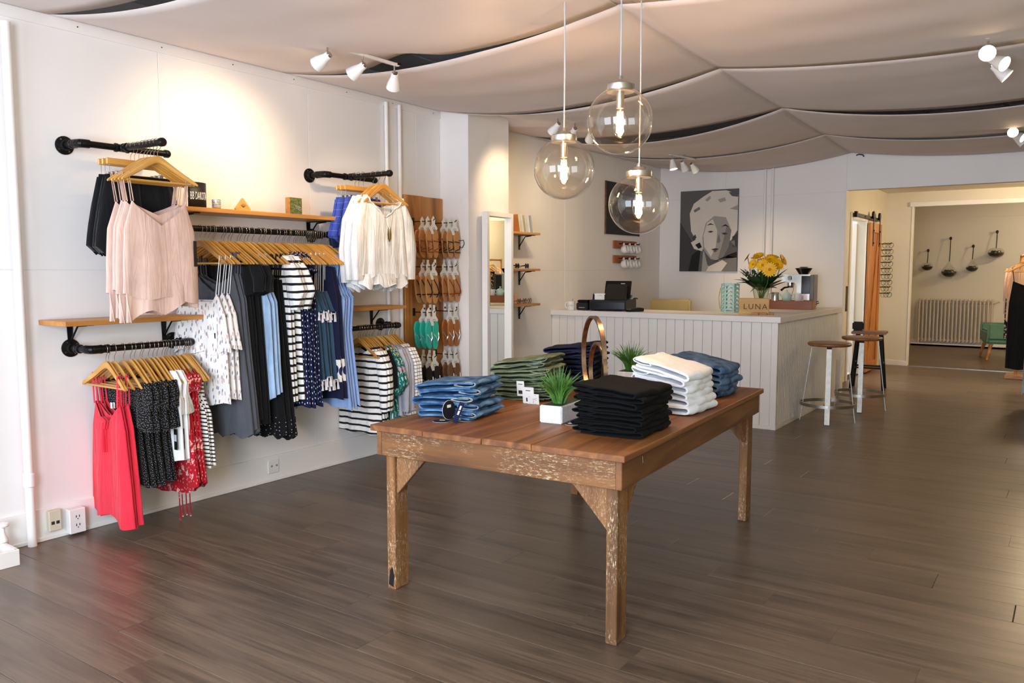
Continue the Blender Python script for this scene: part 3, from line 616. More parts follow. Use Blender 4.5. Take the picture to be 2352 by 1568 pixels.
# --- long middle rail
pr = garment('leaf_print_top', '', 'top', GC, [('underskirt', cloth([(-.4, .15, .014), (-.6, .185, .018), (-.965, .205, .022)], 5, .006, .8, hem=.008), 'leaf_print'), ('overlayer', cloth([(-.36, .135, .016), (-.48, .19, .024), (-.68, .225, .034)], 7, .009, 0, (.14, .13, .11), .014), 'leaf_print')]+P2(two_straps(.13, -.365, .165, .003), 'white_cloth')+[('hang_tag', price_tag(.12, -.52, .045, .12), 'paper', [('barcode', price_tag(.12, -.57, .025, .03, y=-.0228), 'ink')])])
hang(pr, LC([2.775, 2.81, 2.85]), .2, seq(3, 'white tiered strap top with leaf print, %s of the three'), .05)
pr = garment('grey_dress', '', 'dress', GC, [('body', cloth([(-.25, .13, .012), (-.4, .17, .015), (-.75, .195, .02), (-1.155, .235, .03)], 9, .009, .6, (.1, .12, .06), .014), 'grey_cloth')]+P2(two_straps(.12, -.26, .13, .005), 'grey_cloth'))
hang(pr, LC([2.875, 2.905, 2.933]), .2, seq(3, 'long charcoal grey dress, %s of the grey ones'))
pr = garment('black_dress', '', 'dress', GC, [('skirt', cloth([(-.28, .15, .014), (-.5, .17, .016), (-1.1, .2, .022)], 9, .006, 0), 'black_cloth'), ('flounce', ruf(-.205, -.36, .2, .235, 1, .013), 'black_cloth')]+[('sleeve', sleeve([(s*.19, 0, -.2), (s*.22, 0, -.27), (s*.22, 0, -.35)], [.03, .04, .03], [.014, .022, .02]), 'black_cloth') for s in (-1, 1)])
hang(pr, LC([2.955, 2.985, 3.015, 3.04]), .2, seq(4, 'black off-shoulder dress with flounce, %s of its kind'))
pr = garment('chambray_dress', '', 'dress', GC, [('body', cloth([(-.3, .14, .013), (-.42, .195, .016), (-.7, .21, .02), (-1.02, .22, .02)], 6, .007, .5, (.1, .11, .08), .006, scal=.06), 'chambray')]+[('strap', sleeve([(s*.1, 0, -.135), (s*.115, 0, -.22), (s*.125, 0, -.33)], [.022, .022, .026], [.009, .009, .011], 2, .001), 'chambray') for s in (-1, 1)]+[('armhole_trim', MB().tube([(s*.13, -.012, -.2), (s*.14, -.016, -.3), (s*.178, -.004, -.4)], .004, 5), 'chambray') for s in (-1, 1)])
hang(pr, LC([3.06, 3.09, 3.12]), .2, seq(3, 'pale blue chambray sleeveless dress, %s of the three'))
pr = garment('lace_dress', '', 'dress', GC, [('body', cloth([(-.28, .14, .013), (-.6, .17, .018), (-1.18, .215, .026)], 7, .008, 1.4, (.08, .11, .05), .02), 'black_cloth'), ('lace_hem', cloth([(-1.08, .212, .027), (-1.2, .225, .03)], 7, .012, 1.4, hem=.018, nv=5), 'lace_black')]+P2(two_straps(.12, -.3, .14, .005), 'black_cloth'))
hang(pr, LC([3.142, 3.17, 3.198]), .2, seq(3, 'black dress with lace hem, %s of the three'))
pr = garment('striped_dress', '', 'dress', GC, [('body', cloth([(-.135, .17, .013), (-.3, .18, .016), (-1.02, .205, .022)], 6, .006, .2, (.08, .12, .06), .006), 'breton')]+[('puff_sleeve', sleeve([(s*.14, 0, -.145), (s*.19, 0, -.22), (s*.235, -.005, -.35), (s*.215, 0, -.46)], [.03, .05, .062, .03], [.014, .024, .034, .02], 4, .005), 'breton') for s in (-1, 1)])
hang(pr, LC([3.222, 3.255, 3.288]), .2, seq(3, 'black and white striped dress with puff sleeves, %s of the three'))
pr = garment('anchor_dress', '', 'dress', GC, [('body', cloth([(-.2, .15, .013), (-.4, .185, .016), (-1.05, .225, .022)], 6, .006, .9, (.08, .08, .03), .008), 'anchor_navy'), ('shoulder_frill', ruf(-.185, -.25, .16, .2, 1, .008), 'anchor_navy')])
hang(pr, LC([3.315, 3.35, 3.385, 3.42]), .2, seq(4, 'navy dress with small white motifs, %s of its kind'))
def tassels(z, w, n=13, drop=.05, y=-.028):
    m = MB()
    for k in range(n):
        x = -w+2*w*k/(n-1); zz = z+.012*math.sin(k*1.7); m.tube([(x, y, zz), (x+.002, y, zz-.012), (x+.003, y-.002, zz-.02), (x+.003, y-.002, zz-drop)], [.002, .006, .004, .0095], 6)
        m.tube([(x, y+.02+.03, zz), (x, y+.05, zz-drop)], [.004, .008], 5)
    m.tube([(w, -.02, z), (w+.008, 0, z), (w, .02, z)], .004, 5); m.tube([(w+.006, 0, z), (w+.01, 0, z-drop)], [.004, .01], 6); return m
pr = garment('tassel_dress', '', 'dress', GC, [('body', cloth([(-.36, .13, .013), (-.5, .165, .018), (-.91, .2, .024)], 5, .007, .5, (.03, .1, .02), .008), 'slate_cloth'), ('overlayer', cloth([(-.355, .132, .016), (-.5, .19, .024)], 5, .008, .5, hem=.02, nv=8), 'slate_cloth', [('tassel_trim', tassels(-.495, .185), 'tassel')]), ('tassel_hem', tassels(-.905, .2, 14, .06), 'tassel')]+P2(two_straps(.11, -.36, .12, .003), 'white_cloth'))
hang(pr, LC([3.455, 3.495, 3.535, 3.568]), .2, seq(4, 'slate blue strap dress with white tassels, %s of its kind'))
pr = garment('navy_dress', '', 'dress', GC, [('body', cloth([(-.21, .14, .013), (-.4, .18, .016), (-.8, .2, .02)], 5, .006, .3, (.06, .08, .03)), 'navy_cloth'), ('floral_border', cloth([(-.79, .2, .021), (-.94, .21, .023)], 5, .006, .9, nv=6), 'floral_hem'), ('hem_band', cloth([(-.93, .21, .022), (-1.04, .218, .024)], 5, .006, 1.2, nv=6), 'navy_cloth')])
hang(pr, LC([3.588, 3.605, 3.622]), .2, seq(3, 'navy dress with pale floral border, %s of the three'))
pr = garment('sky_dress', '', 'dress', GC, [('body', cloth([(-.155, .15, .012), (-.3, .13, .013), (-.42, .185, .017), (-.62, .17, .017), (-1.08, .225, .024)], 6, .007, .4, (.1, .12, .07), .01, scal=-.05), 'skyblue'), ('waist_tie', MB().tube([(-.16, -.022, -.61), (0, -.026, -.615), (.12, -.024, -.61), (.172, 0, -.61)], .004, 5), 'skyblue'), ('pocket', MB().box(.06, .15, -.0235, -.0215, -.85, -.74), 'skyblue')]+[('armhole_trim', MB().tube([(s*.15, -.008, -.17), (s*.135, -.016, -.28), (s*.15, -.016, -.37), (s*.186, -.004, -.41)], .004, 5), 'skyblue') for s in (-1, 1)])
hang(pr, LC([3.65, 3.68, 3.71, 3.735]), .24, seq(4, 'sky blue sleeveless dress, %s of its kind'))
# --- low rail behind the table
LD = lambda a: locs(a, -4.015, .955)
def long_sleeves(mat, L=-.55, w=.2): return [('sleeve', sleeve([(s*.16, 0, -.15), (s*.205, -.004, -.25), (s*(w+.03), -.008, -.4), (s*(w+.025), -.004, L)], [.03, .042, .036, .03], [.013, .02, .022, .02], 2, .003), mat) for s in (-1, 1)]
pr = garment('striped_blouse', '', 'top', GD, [('body', cloth([(-.125, .14, .013), (-.25, .165, .016), (-.71, .205, .024)], 5, .007, .2, (.07, .11, .05), .006), 'breton')]+long_sleeves('breton'))
hang(pr, LD([3.975, 4.0, 4.025, 4.05]), 0, seq(4, 'black and white striped long sleeved top, %s of its kind'))
pr = garment('black_blouse', '', 'top', GD, [('body', cloth([(-.13, .14, .013), (-.3, .16, .015), (-.6, .17, .02)], 4, .005, 1, (.07, .11, .05)), 'black_cloth')]+long_sleeves('black_cloth', -.4))
hang(pr, LD([4.085]), 0, ['black short sleeved top between the striped and the leafy tops'])
pr = garment('tropical_top', '', 'top', GD, [('body', cloth([(-.13, .14, .013), (-.3, .17, .016), (-.68, .2, .024)], 5, .006, 0, (.07, .11, .05)), 'tropic')]+[('puff_sleeve', sleeve([(s*.15, 0, -.15), (s*.2, 0, -.24), (s*.24, 0, -.38), (s*.2, 0, -.46)], [.03, .045, .055, .03], [.014, .022, .032, .02], 4, .005), 'tropic') for s in (-1, 1)])
hang(pr, LD([4.12, 4.155]), 0, seq(2, 'green tropical leaf print top, %s of the two'))
pr = garment('grey_cardigan', '', 'top', GD, [('body', cloth([(-.125, .15, .014), (-.3, .17, .018), (-.62, .2, .028)], 7, .01, .7, (.2, .1, .05), .02, .03), 'greylilac')]+long_sleeves('greylilac', -.58))
hang(pr, LD([4.195, 4.225, 4.25]), 0, seq(3, 'pale grey draped cardigan, %s of the three'))
pr = garment('pinstripe_top', '', 'top', GD, [('body', cloth([(-.125, .14, .013), (-.3, .165, .016), (-.66, .19, .022)], 5, .006, 0, (.07, .11, .05)), 'pin_stripe')]+long_sleeves('pin_stripe', -.5))
hang(pr, LD([4.28, 4.31, 4.335]), 0, seq(3, 'white top with thin dark stripes, %s of the three beside the sandals'))
# --- the two side arms
R90 = PI/2
xa = [-3.865, -3.835, -3.805, -3.775, -3.745]
for i, x in enumerate(xa): hanger((x, 2.365, 1.97), R90+random.uniform(-.02, .02), 'wooden hanger of the blush camisoles, %s from the wall' % ordw(i), 'hangers on the upper left rail')
pr = garment('blush_camisole', '', 'top', 'camisoles on the upper left rail', [('body', cloth([(-.29, .155, .012), (-.42, .2, .016), (-.6, .215, .02), (-.76, .22, .022)], 4, .006, .3, (.11, .15, .06), .012, -.02, scal=.0, wall=False), 'blush'), ('underlayer', cloth([(-.6, .2, .014), (-.82, .21, .02)], 5, .009, 1.5, hem=.02, hemslope=.03, nv=8, wall=False), 'blush')]+P2(two_straps(.15, -.29, .17, .003), 'blush')+[('tie', MB().tube([(-.2, 0, -.62), (-.205, -.01, -.75), (-.19, -.012, -.87)], .002, 5), 'blush'), ('hang_tag', price_tag(.19, -.47, .02, .13, y=-.019), 'card_black')])
hang(pr, [(x, 2.365, 1.97) for x in xa], R90, ['blush pink strappy camisole, %s from the wall' % ordw(i) for i in range(5)], .04)
def shorts(mat, hem=-.5): return [('shorts_leg', cloth([(-.165, .09, .014, s*.09), (-.3, .11, .024, s*.105), (hem+.03, .128, .03, s*.125), (hem, .1, .022, s*.12)], 5, .01, s, hem=.016, nv=18, sh=False, wall=False), mat) for s in (-1, 1)]+[('waistband', cloth([(-.15, .17, .012), (-.19, .175, .014)], 4, .003, nv=3, sh=False, wall=False), mat)]
pr = garment('black_shorts', '', 'shorts', 'shorts on the upper left rail', shorts('black_cloth', -.53))
xs = [-3.99, -3.955, -3.915]
for i, x in enumerate(xs): clip_hanger((x, 2.37, 1.97), R90, 'wooden clip hanger of the black shorts, %s from the wall' % ordw(i), 'clip hangers on the upper left rail')
hang(pr, [(x, 2.37, 1.97) for x in xs], R90, ['black shorts on a clip hanger, %s from the wall' % ordw(i) for i in range(3)])
xa = [-3.83, -3.785, -3.735]
for i, x in enumerate(xa): hanger((x, 3.945, 1.97), R90+random.uniform(-.02, .02), 'wooden hanger of the white blouses, %s from the wall' % ordw(i), 'hangers on the upper right rail')
pr = garment('white_blouse', '', 'blouse', 'blouses on the upper right rail', [('body', cloth([(-.16, .175, .016), (-.3, .2, .024), (-.68, .235, .032)], 9, .008, .3, (.13, .17, .07), .014, nv=30, wall=False), 'white_cloth'), ('hem_flounce', cloth([(-.66, .225, .03), (-.745, .24, .034)], 8, .012, 2, hem=.02, nv=6, wall=False), 'white_cloth')]+[('sleeve', sleeve([(s*.17, 0, -.15), (s*.225, 0, -.3), (s*.25, 0, -.5), (s*.25, 0, -.7)], [.02, .05, .055, .045], [.014, .022, .026, .022], 3, .005, False), 'white_cloth') for s in (-1, 1)]+[('neck_frill', MB().tube([(.17*math.sin(a), -.016-.004*math.sin(a*9), -.16-.125*max(0, 1-abs(math.sin(a)))**.8+.004*math.sin(a*14)) for a in [-1.5+3*k/24 for k in range(25)]], .006, 6), 'white_cloth')])
hang(pr, [(x, 3.945, 1.97) for x in xa], R90, ['white gathered long sleeved blouse, %s from the wall' % ordw(i) for i in range(3)])
xs = [-3.98, -3.945, -3.905]
pr = garment('blue_shorts', '', 'shorts', 'shorts on the upper right rail', shorts('shorts_blue', -.43)+[('cuff', cloth([(-.4, .118, .028, s*.12), (-.47, .11, .026, s*.12)], 4, .006, s, nv=4, wall=False), 'navy_cloth') for s in (-1, 1)])
for i, x in enumerate(xs): clip_hanger((x, 3.93, 1.97), R90, 'wooden clip hanger of the blue shorts, %s from the wall' % ordw(i), 'clip hangers on the upper right rail')
hang(pr, [(x, 3.93, 1.97) for x in xs], R90, ['blue patterned shorts on a clip hanger, %s from the wall' % ordw(i) for i in range(3)])
o = thing('necklace', 'brass feather necklace hung over the front white blouse', 'necklace', (-3.715, 3.945, 1.97))
MB().tube([(.0, -.03, -.12), (.012, -.06, -.2), (.02, -.02, -.33), (.022, 0, -.36), (.02, .02, -.33), (.012, .06, -.2), (0, .03, -.12)], .0012, 5).build('chain', 'steel', o, True)
plain('brass', '#a08a4a', .35, .9)
for s in (-1, 1): MB().prism([(0, 0), (s*.014, .02), (s*.018, .05), (s*.012, .1), (s*.004, .06)], 0, .002, MT).build('feather', 'brass', o, loc=(.022, 0, -.44))
# ================================================================ the big table
TA = math.radians(3.6); TW_, TL, TH = 1.144, 1.905, .71
TF = Vector((-1.26, 2.505, 0)); TRm = Matrix.Rotation(TA, 3, 'Z'); TC = TF-TRm @ Vector((TW_/2, -TL/2, 0))
def TP(a, b, z=TH):
    """a metres in from the right long edge, b metres back from the near short edge"""
    p = TC+TRm @ Vector((TW_/2-a, b-TL/2, 0)); return Vector((p.x, p.y, z))
tb = thing('display_table', 'large rough sawn wooden display table with braced legs', 'table', tuple(TC), TA)
w2, l2 = TW_/2, TL/2; cut = [-w2, -.3, -.02, .2, w2]
for i in range(4):
    MB().box(cut[i]+.0008, cut[i+1]-.0008, -l2+random.uniform(0, .004), l2-random.uniform(0, .004), TH-.025, TH-random.uniform(0, .0015)).build('top_plank', 'table_wood', tb, bevel=.002)
for s in (-1, 1):
    MB().box(-w2+.042, w2-.042, s*(l2-.035)-.011, s*(l2-.035)+.011, TH-.13, TH-.025).build('apron', 'table_rough', tb, bevel=.002)
    MB().box(s*(w2-.03)-.012, s*(w2-.03)+.012, -l2+.022, l2-.022, TH-.13, TH-.025).build('apron', 'table_side', tb, bevel=.002)
for sx in (-1, 1):
    for sy in (-1, 1):
        lg = MB().box(-.022, .022, -.045, .045, 0, TH-.027).build('leg', 'table_leg', tb, bevel=.003, loc=(sx*(w2-.066), sy*(l2-.094), 0))
        if sx == -1 and sy == -1: MB().prism([(0, .01), (.025, .0), (.03, .05), (.02, .09), (.008, .07)], -.0012, .0004, Matrix(((1, 0, 0, -.015), (0, 0, 1, -.045), (0, 1, 0, .01), (0, 0, 0, 1)))).build('charred_knot', 'black_matte', lg)
        h0 = TH-.13
        MB().prism([(0, h0+.06), (.17, h0+.06), (.155, h0), (0, h0-.17)], -.011, .011, Matrix(((-sx, 0, 0, 0), (0, 0, 1, 0), (0, 1, 0, 0), (0, 0, 0, 1)))).build('brace', 'table_leg', tb, bevel=.002, loc=(sx*(w2-.088), sy*(l2-.075), 0))
        MB().prism([(0, h0+.06), (.15, h0+.06), (.14, h0), (0, h0-.15)], -.011, .011, Matrix(((0, 0, 1, 0), (-sy, 0, 0, 0), (0, 1, 0, 0), (0, 0, 0, 1)))).build('brace', 'table_leg', tb, bevel=.002, loc=(sx*(w2-.066), sy*(l2-.139), 0))
MB().tube([(w2-.015, -l2+.2, TH-.04), (w2-.013, -l2+.2, TH-.065)], .0025, 5).build('staple', 'steel', tb)
# ================================================================ folded jeans
def strip(path, hs, w, nw=9, bend=0, seed=0, taper=.5, closed=False):
    rnd = random.Random(seed); m = len(path); N = []
    for i in range(m):
        a = path[(i-1) % m] if (i or closed) else path[0]; b_ = path[(i+1) % m] if (i < m-1 or closed) else path[-1]
        t = Vector((b_[0]-a[0], b_[1]-a[1])).normalized(); N.append((-t.y, t.x))
    ph = [rnd.uniform(0, 6) for _ in range(6)]; vs = []; fs = []
    for k in range(nw+1):
        y = -w/2+w*k/nw; e = min(k, nw-k)/nw*2; sc = taper+(1-taper)*min(1, e*3.2)
        for i, (s, z) in enumerate(path):
            h = hs[i]*sc; dz = .0022*math.sin(y*40+s*21+ph[0])+.0016*math.sin(s*55+y*9+ph[1])+.001*math.sin(s*120+y*70+ph[2]); ds = .005*math.sin(y*23+ph[2])+.003*math.sin(y*60+i*.4+ph[3])
            yy = y+.003*math.sin(s*26+ph[4])+.0015*math.sin(s*70+ph[5])
            vs += [(s+ds+N[i][0]*h, yy, z+dz+N[i][1]*h), (s+ds-N[i][0]*h, yy, z+dz-N[i][1]*h)]
    R = 2*m; rng = range(m if closed else m-1)
    for k in range(nw):
        o = k*R
        for i in rng:
            j = (i+1) % m; a, b_, c, d = o+2*i, o+2*j, o+R+2*j, o+R+2*i; fs += [(a, b_, c, d), (d+1, c+1, b_+1, a+1)]
        if not closed:
            fs += [(o, o+R, o+R+1, o+1), (o+2*m-2, o+2*m-1, o+R+2*m-1, o+R+2*m-2)]
    for o, f in ((0, 1), (nw*R, -1)):
        for i in rng:
            j = (i+1) % m; q = (o+2*i, o+2*i+1, o+2*j+1, o+2*j); fs.append(q[::f])
    return MB().add(vs, fs)
def jeans_meshes(L, w, T, mat, wmat, seed, loop=True):
    """folded pair; local X from the folded edge (0) to the waist (L), Y across, Z up"""
    h = T*.21; zl, zu = h, T-h; path = []
    for k in range(7): path.append((L*(1-k/6*.93)-.02*(k == 0), zl))
    r = (zu-zl)/2
    for k in range(1, 8):
        a = -PI/2-PI*k/8; path.append((L*.07+r*1.5*math.cos(a), zl+r+r*math.sin(a)))
    for k in range(7): path.append((L*(.07+.9*k/6), zu))
    b_ = strip(path, [h]*len(path), w, seed=seed).mesh('folded_legs', mat, True, ang=60)
    lp = []; s0, s1, hh = L*.68, L*1.03, T*.34
    for k in range(18):
        a = 2*PI*k/18; lp.append(((s0+s1)/2+(s1-s0)/2*math.cos(a), T*.62+hh*math.sin(a)*(.55+.45*math.cos(a/2)**2 if False else (.35+.65*(math.cos(a)+1)/2))))
    wb_ = strip(lp, [.0026]*18, w*.97, seed=seed+5, closed=True, taper=.8).mesh('waistband', wmat, True, ang=60)
    return [b_, wb_]+[MB().tube([(x, sy*w*.487, z) for x, z in lp], .0016, 5, closed=True).mesh('edge_stitching', 'stitch', True) for sy in (-1, 1)]
def stack(name, what, where, n, a0, b0, L, w, p0, p1, mat, wmat, waist, stitch=True, cat='jeans', skew=0):
    """waist: +1 waist end towards local +X of the table, -1 the other way"""
    T = max(p0, p1)*1.12; v = [jeans_meshes(L, w, T, mat, wmat, k*7+n) for k in range(3)]
    for i in range(n):
        tl = math.atan2(i*(p1-p0), L); ang = TA+(0 if waist > 0 else PI)+random.uniform(-.07, .07)+skew
        p = TP(a0+random.uniform(-.014, .014), b0+random.uniform(-.012, .012)); d = Vector((math.cos(ang), math.sin(ang), 0)); f = p-d*(L/2)
        pos = 'top' if i == n-1 else ('bottom' if i == 0 else '%s from the top' % ordw(n-1-i))
        lab = ('%s pair in the %s' if pos in ('top', 'bottom') else '%s, in the %s') % (pos, where)
        o = thing(name, 'folded %s, %s' % (what, lab), cat, (f.x, f.y, TH+i*p0+.0005), 0, 'folded jeans in the '+where, rot=Matrix.Rotation(ang, 3, 'Z').__matmul__(Matrix.Rotation(-tl, 3, 'Y')).to_euler())
        m = v[i % 3]; ob('folded_legs', m[0], o); wb_ = ob('waistband', m[1], o)
        if mat == 'olive' and i >= n-3: MB().ell((L*.86, 0, T*.62), (L*.13, w*.49, T*.2), 16, 8).build('lining', 'lining', wb_, True)
        for e_ in (m[2:] if stitch else []): ob('edge_stitching', e_, wb_)
stack('folded_jeans', 'mid blue jeans', 'left corner stack', 5, .98, .4, .29, .26, .027, .033, 'denim_blue', 'denim_blue', 1, skew=.12)
stack('folded_trousers', 'olive trousers', 'olive stack', 8, .965, 1.0, .29, .26, .021, .027, 'olive', 'olive', 1, False, skew=.18, cat='trousers')
stack('folded_jeans', 'dark navy jeans', 'dark navy stack', 8, .95, 1.52, .28, .27, .025, .03, 'denim_dark', 'denim_dark', 1, False, skew=.15)
stack('folded_jeans', 'black jeans', 'black stack', 8, .195, .45, .28, .33, .0215, .0245, 'denim_black', 'denim_black', -1, False)
stack('folded_jeans', 'white jeans', 'white stack', 6, .195, 1.03, .27, .29, .029, .041, 'denim_white', 'denim_white', -1, False, skew=-.1)
stack('folded_jeans', 'faded blue jeans', 'far corner stack', 5, .225, 1.56, .29, .29, .028, .041, 'denim_mid', 'denim_mid', -1, skew=-.08)
# tags lying at the stacks
def round_tag(label, p, rot, r=.036):
    o = thing('round_tag', label, 'price tag', p, 0, 'round black tags on the table', rot=rot)
    MB().lathe([(r, 0), (r, .0015)], 28).build('disc', 'card_black', o); MB().lathe([(r, -.0012), (r*1.03, -.0006), (r, 0)], 28).build('rim', 'paper', o)
    MB().box(-.012, .012, -.006, .006, .0015, .0019).build('price_sticker', 'paper', o, loc=(0, r*.4, 0)); return o
zt = TH+.0025
def flat(px, py, z=TH): p = wp(px, py, 2, z); return (p.x, p.y, zt)
round_tag('round black tag lying flat left of the mid blue jeans', flat(1014, 968), (0, 0, .4))
round_tag('round black tag lying flat right of the hanging strip tag', flat(1063, 965), (.1, 0, 2.2))
p = wp(1036, 972, 2, TH); q = wp(1031, 941, 1, p.y+.02); nr = Vector((-q.x, -q.y, .15)).normalized(); nr.rotate(Matrix.Rotation(.85, 3, 'Z'))
round_tag('round black tag propped upright against the mid blue jeans', tuple(q), nr.to_track_quat('Z', 'Y').to_euler(), .04)
b0 = wp(1044, 971, 2, TH+.002); t0 = wp(1062, 924, 1, b0.y+.035); ax = (t0-b0).normalized(); nr = Vector((-b0.x, -b0.y, .6)); nr = (nr-ax*nr.dot(ax)).normalized(); sd = ax.cross(nr)
o = thing('strip_tag', 'narrow black strip tag with white print leaning on the mid blue jeans', 'price tag', tuple(b0), 0, rot=Matrix((sd, ax, nr)).transposed().to_euler()); ln = (t0-b0).length
MB().box(-.011, .011, 0, ln, 0, .001).build('strip', 'navy_cloth', o)
for y0, y1 in ((.4, .6), (.64, .84)):
    for k in range(4): MB().box(-.004+.001*(k % 2), .004, ln*(y0+(y1-y0)*k/4), ln*(y0+(y1-y0)*(k+.8)/4), .001, .0014).build('print_mark', 'paper', o)
for k, (x, y) in enumerate(((1324, 970), (1314, 975))): round_tag('round black tag lying by the black jeans, %s one' % ('rear', 'front')[k], flat(x, y), (0, 0, k), .028)
p = wp(1333, 972, 2, TH); o = MB().tube([(0, 0, .012), (.06, .01, .013), (.11, .02, .012)], [.012, .013, .012], 8, flat=.8).build('black_pouch', 'black_cloth', None, True, loc=(p.x, p.y, TH)); tag(o, 'small black fabric strap end sticking out of the black jeans', 'strap')
round_tag('round black tag lying in front of the navy jeans', flat(1310, 891), (0, 0, 1.2))
for k, (x, y, hh, st) in enumerate(((1196, 892, .075, 0), (1214, 908, .085, 0), (1226, 921, .075, 1))):
    q = wp(x, y, 1, TP(.8, .83).y-.02); o = thing('hang_tag', ('white printed hang tag high on the olive trousers', 'white price tag in the middle of the olive trousers', 'white speckled hang tag low on the olive trousers')[k], 'price tag', (q.x, q.y, q.z), 0, 'tags on the olive trousers', rot=(.15, 0, TA+.1))
    MB().box(-.02-.01*(k > 0), .02+.01*(k > 0), -.0015-.002*k, -.0008-.002*k, -hh/2, hh/2).build('card', 'paper', o)
    if k < 2: MB().box(-.012, .012, -.0022-.002*k, -.0016-.002*k, -hh*.35, -hh*.12).build('barcode', 'ink', o); MB().box(-.012, .012, -.0022-.002*k, -.0016-.002*k, hh*.28, hh*.32).build('print_line', 'ink', o)
    else:
        sp = MB()
        for j in range(26): sp.cb((random.uniform(-.026, .026), -.0062, random.uniform(-.033, .033)), (.0025, .0004, .0025))
        sp.build('speckles', 'strap_red', o)
q = wp(1337, 868, 1, TP(.6, 1.45).y); o = thing('hang_tag', 'black hang tag with white barcode on the navy jeans', 'price tag', (q.x, q.y, q.z), TA)
MB().box(-.018, .018, -.001, 0, -.05, .05).build('card', 'card_black', o); MB().box(-.015, .015, -.0016, -.001, -.045, -.012).build('barcode_label', 'paper', o); MB().box(-.009, .009, -.002, -.0016, -.035, -.02).build('barcode', 'ink', o)
# ================================================================ table-top decorations
def grass_pot(label, p, rz, big):
    o = thing('potted_grass', label, 'plant', p, rz, 'grass pots on the table'); L, w, h = .24, .104, .074
    m = MB().box(-w/2, w/2, -L/2, L/2, 0, h); m.build('planter', 'concrete', o, bevel=.004, seg=2)
    MB().box(-w/2+.008, w/2-.008, -L/2+.008, L/2-.008, h-.002, h+.001).build('soil', 'leaf_dark', o)
    rnd = random.Random(big); b_ = MB()
    for k in range(120):
        a = rnd.uniform(0, 2*PI); sp = rnd.random()**.7; l = rnd.uniform(.12, .185); r0 = rnd.uniform(0, .022); pts = []; rr = []
        for i in range(5):
            t = i/4; pts.append((math.cos(a)*(r0+sp*l*.75*t**1.4), -L/2+.08+math.sin(a)*(r0+sp*l*.75*t**1.4), h+l*(t-.42*sp*t*t))); rr.append(.0042*(1-t)**.7+.0003)
        b_.tube(pts, rr, 4, flat=.35)
    b_.build('grass_blades', 'leaf', o, True)['kind'] = 'stuff'
p = wp(1264, 972, 2, TH); grass_pot('green grass tuft in a white trough beside the black jeans', (p.x-.012, p.y+.12, TH), math.radians(6), 3)
p = wp(1440, 880, 2, TH); grass_pot('green grass tuft in a white trough between navy and white jeans', (p.x+.01, p.y+.05, TH), math.radians(6), 5)
pf, pb = wp(1352, 949, 2, TH), wp(1328, 905, 2, TH); c = (pf+pb)/2; an = math.atan2(pf.y-pb.y, pf.x-pb.x)
o = thing('hoop_stand', 'jewellery stand of two upright metal hoops on a wooden base', 'jewellery stand', (c.x+.05, c.y+.02, TH), an)
L2 = (pf-pb).length/2*.92
MB().box(-L2, L2, -.045, .045, 0, .026).build('base', 'dark_wood', o, bevel=.002)
def hoop(R, cx, w=.022, t=.011):
    P = []
    for k in range(64):
        a = 2*PI*k/64; P.append([(cx+r*math.cos(a), y, .022+R+r*math.sin(a)) for r, y in ((R, -w/2), (R, w/2), (R-t, w/2), (R-t, -w/2))])
    P.append(P[0]); return MB().grid(P, True)
hoop(.2, -.02).build('large_hoop', 'copper', o, True, ang=50, rot=(0, 0, .16)); hoop(.14, .06, .02).build('small_hoop', 'copper', o, True, ang=50, rot=(0, 0, .16))
# ================================================================ globe pendants
def pendant(label, px, py, d, R, zc=2.61):
    v = _f*F+_r*(px-1176)+_u*(784-py); c = Vector((0, 0, EYE))+v/F*d
    o = thing('pendant_lamp', label, 'lamp', tuple(c), 0, 'glass globe pendants above the table')
    pr_ = [(R*math.sin(a), R*math.cos(a)) for a in [.36+(PI-.36)*k/36 for k in range(37)]]
    MB().lathe(pr_, 56, cap=False).build('globe', 'globe_glass_glow_tint', o, True, ang=80)
    zt_ = R*math.cos(.36)
    MB().lathe([(.058*R/.14, zt_-.012), (.06*R/.14, zt_-.008), (.06*R/.14, zt_+.018), (.056*R/.14, zt_+.022), (.035*R/.14, zt_+.026), (.03*R/.14, zt_+.036), (.012, zt_+.04), (.01, zt_+.055), (.004, zt_+.057)], 32).build('cap', 'aluminium', o, True)
    MB().lathe([(.0155, zt_-.08), (.0165, zt_-.078), (.0165, zt_-.01)], 20).build('socket', 'aluminium', o, True)
    b_ = MB().lathe([(.012, zt_-.08), (.014, zt_-.09), (.026, zt_-.12), (.03, zt_-.15), (.026, zt_-.18), (.014, zt_-.2), (.0, zt_-.206)], 24, cap=False).build('bulb', 'glass', o, True)
    f = MB()
    for k in range(6): a = k*PI/3; f.tube([(.009*math.cos(a), .009*math.sin(a), zt_-.1), (.015*math.cos(a), .015*math.sin(a), zt_-.18)], .0036, 5)
    f.build('filament', 'filament', b_)
    MB().tube([(0, 0, zt_+.055), (.002, 0, (zc-c.z+zt_)/2), (0, 0, zc-c.z)], .0035, 8).build('cord', 'paper_grey', o, True)
    MB().lathe([(.05, zc-c.z-.022), (.055, zc-c.z-.018), (.055, zc-c.z), (0, zc-c.z)], 24).build('canopy', 'aluminium', o, True)
    light('pendant_light', 'POINT', (c.x, c.y, c.z+zt_-.13), 14, (1, .72, .42), shadow_soft_size=.02)
pendant('clear glass globe pendant, leftmost of the three', 1295, 388, 3.8, .1415)
pendant('clear glass globe pendant, highest and middle of the three', 1424, 278, 3.5, .1415)
pendant('clear glass globe pendant, lowest of the three', 1467, 468, 3.85, .1415)
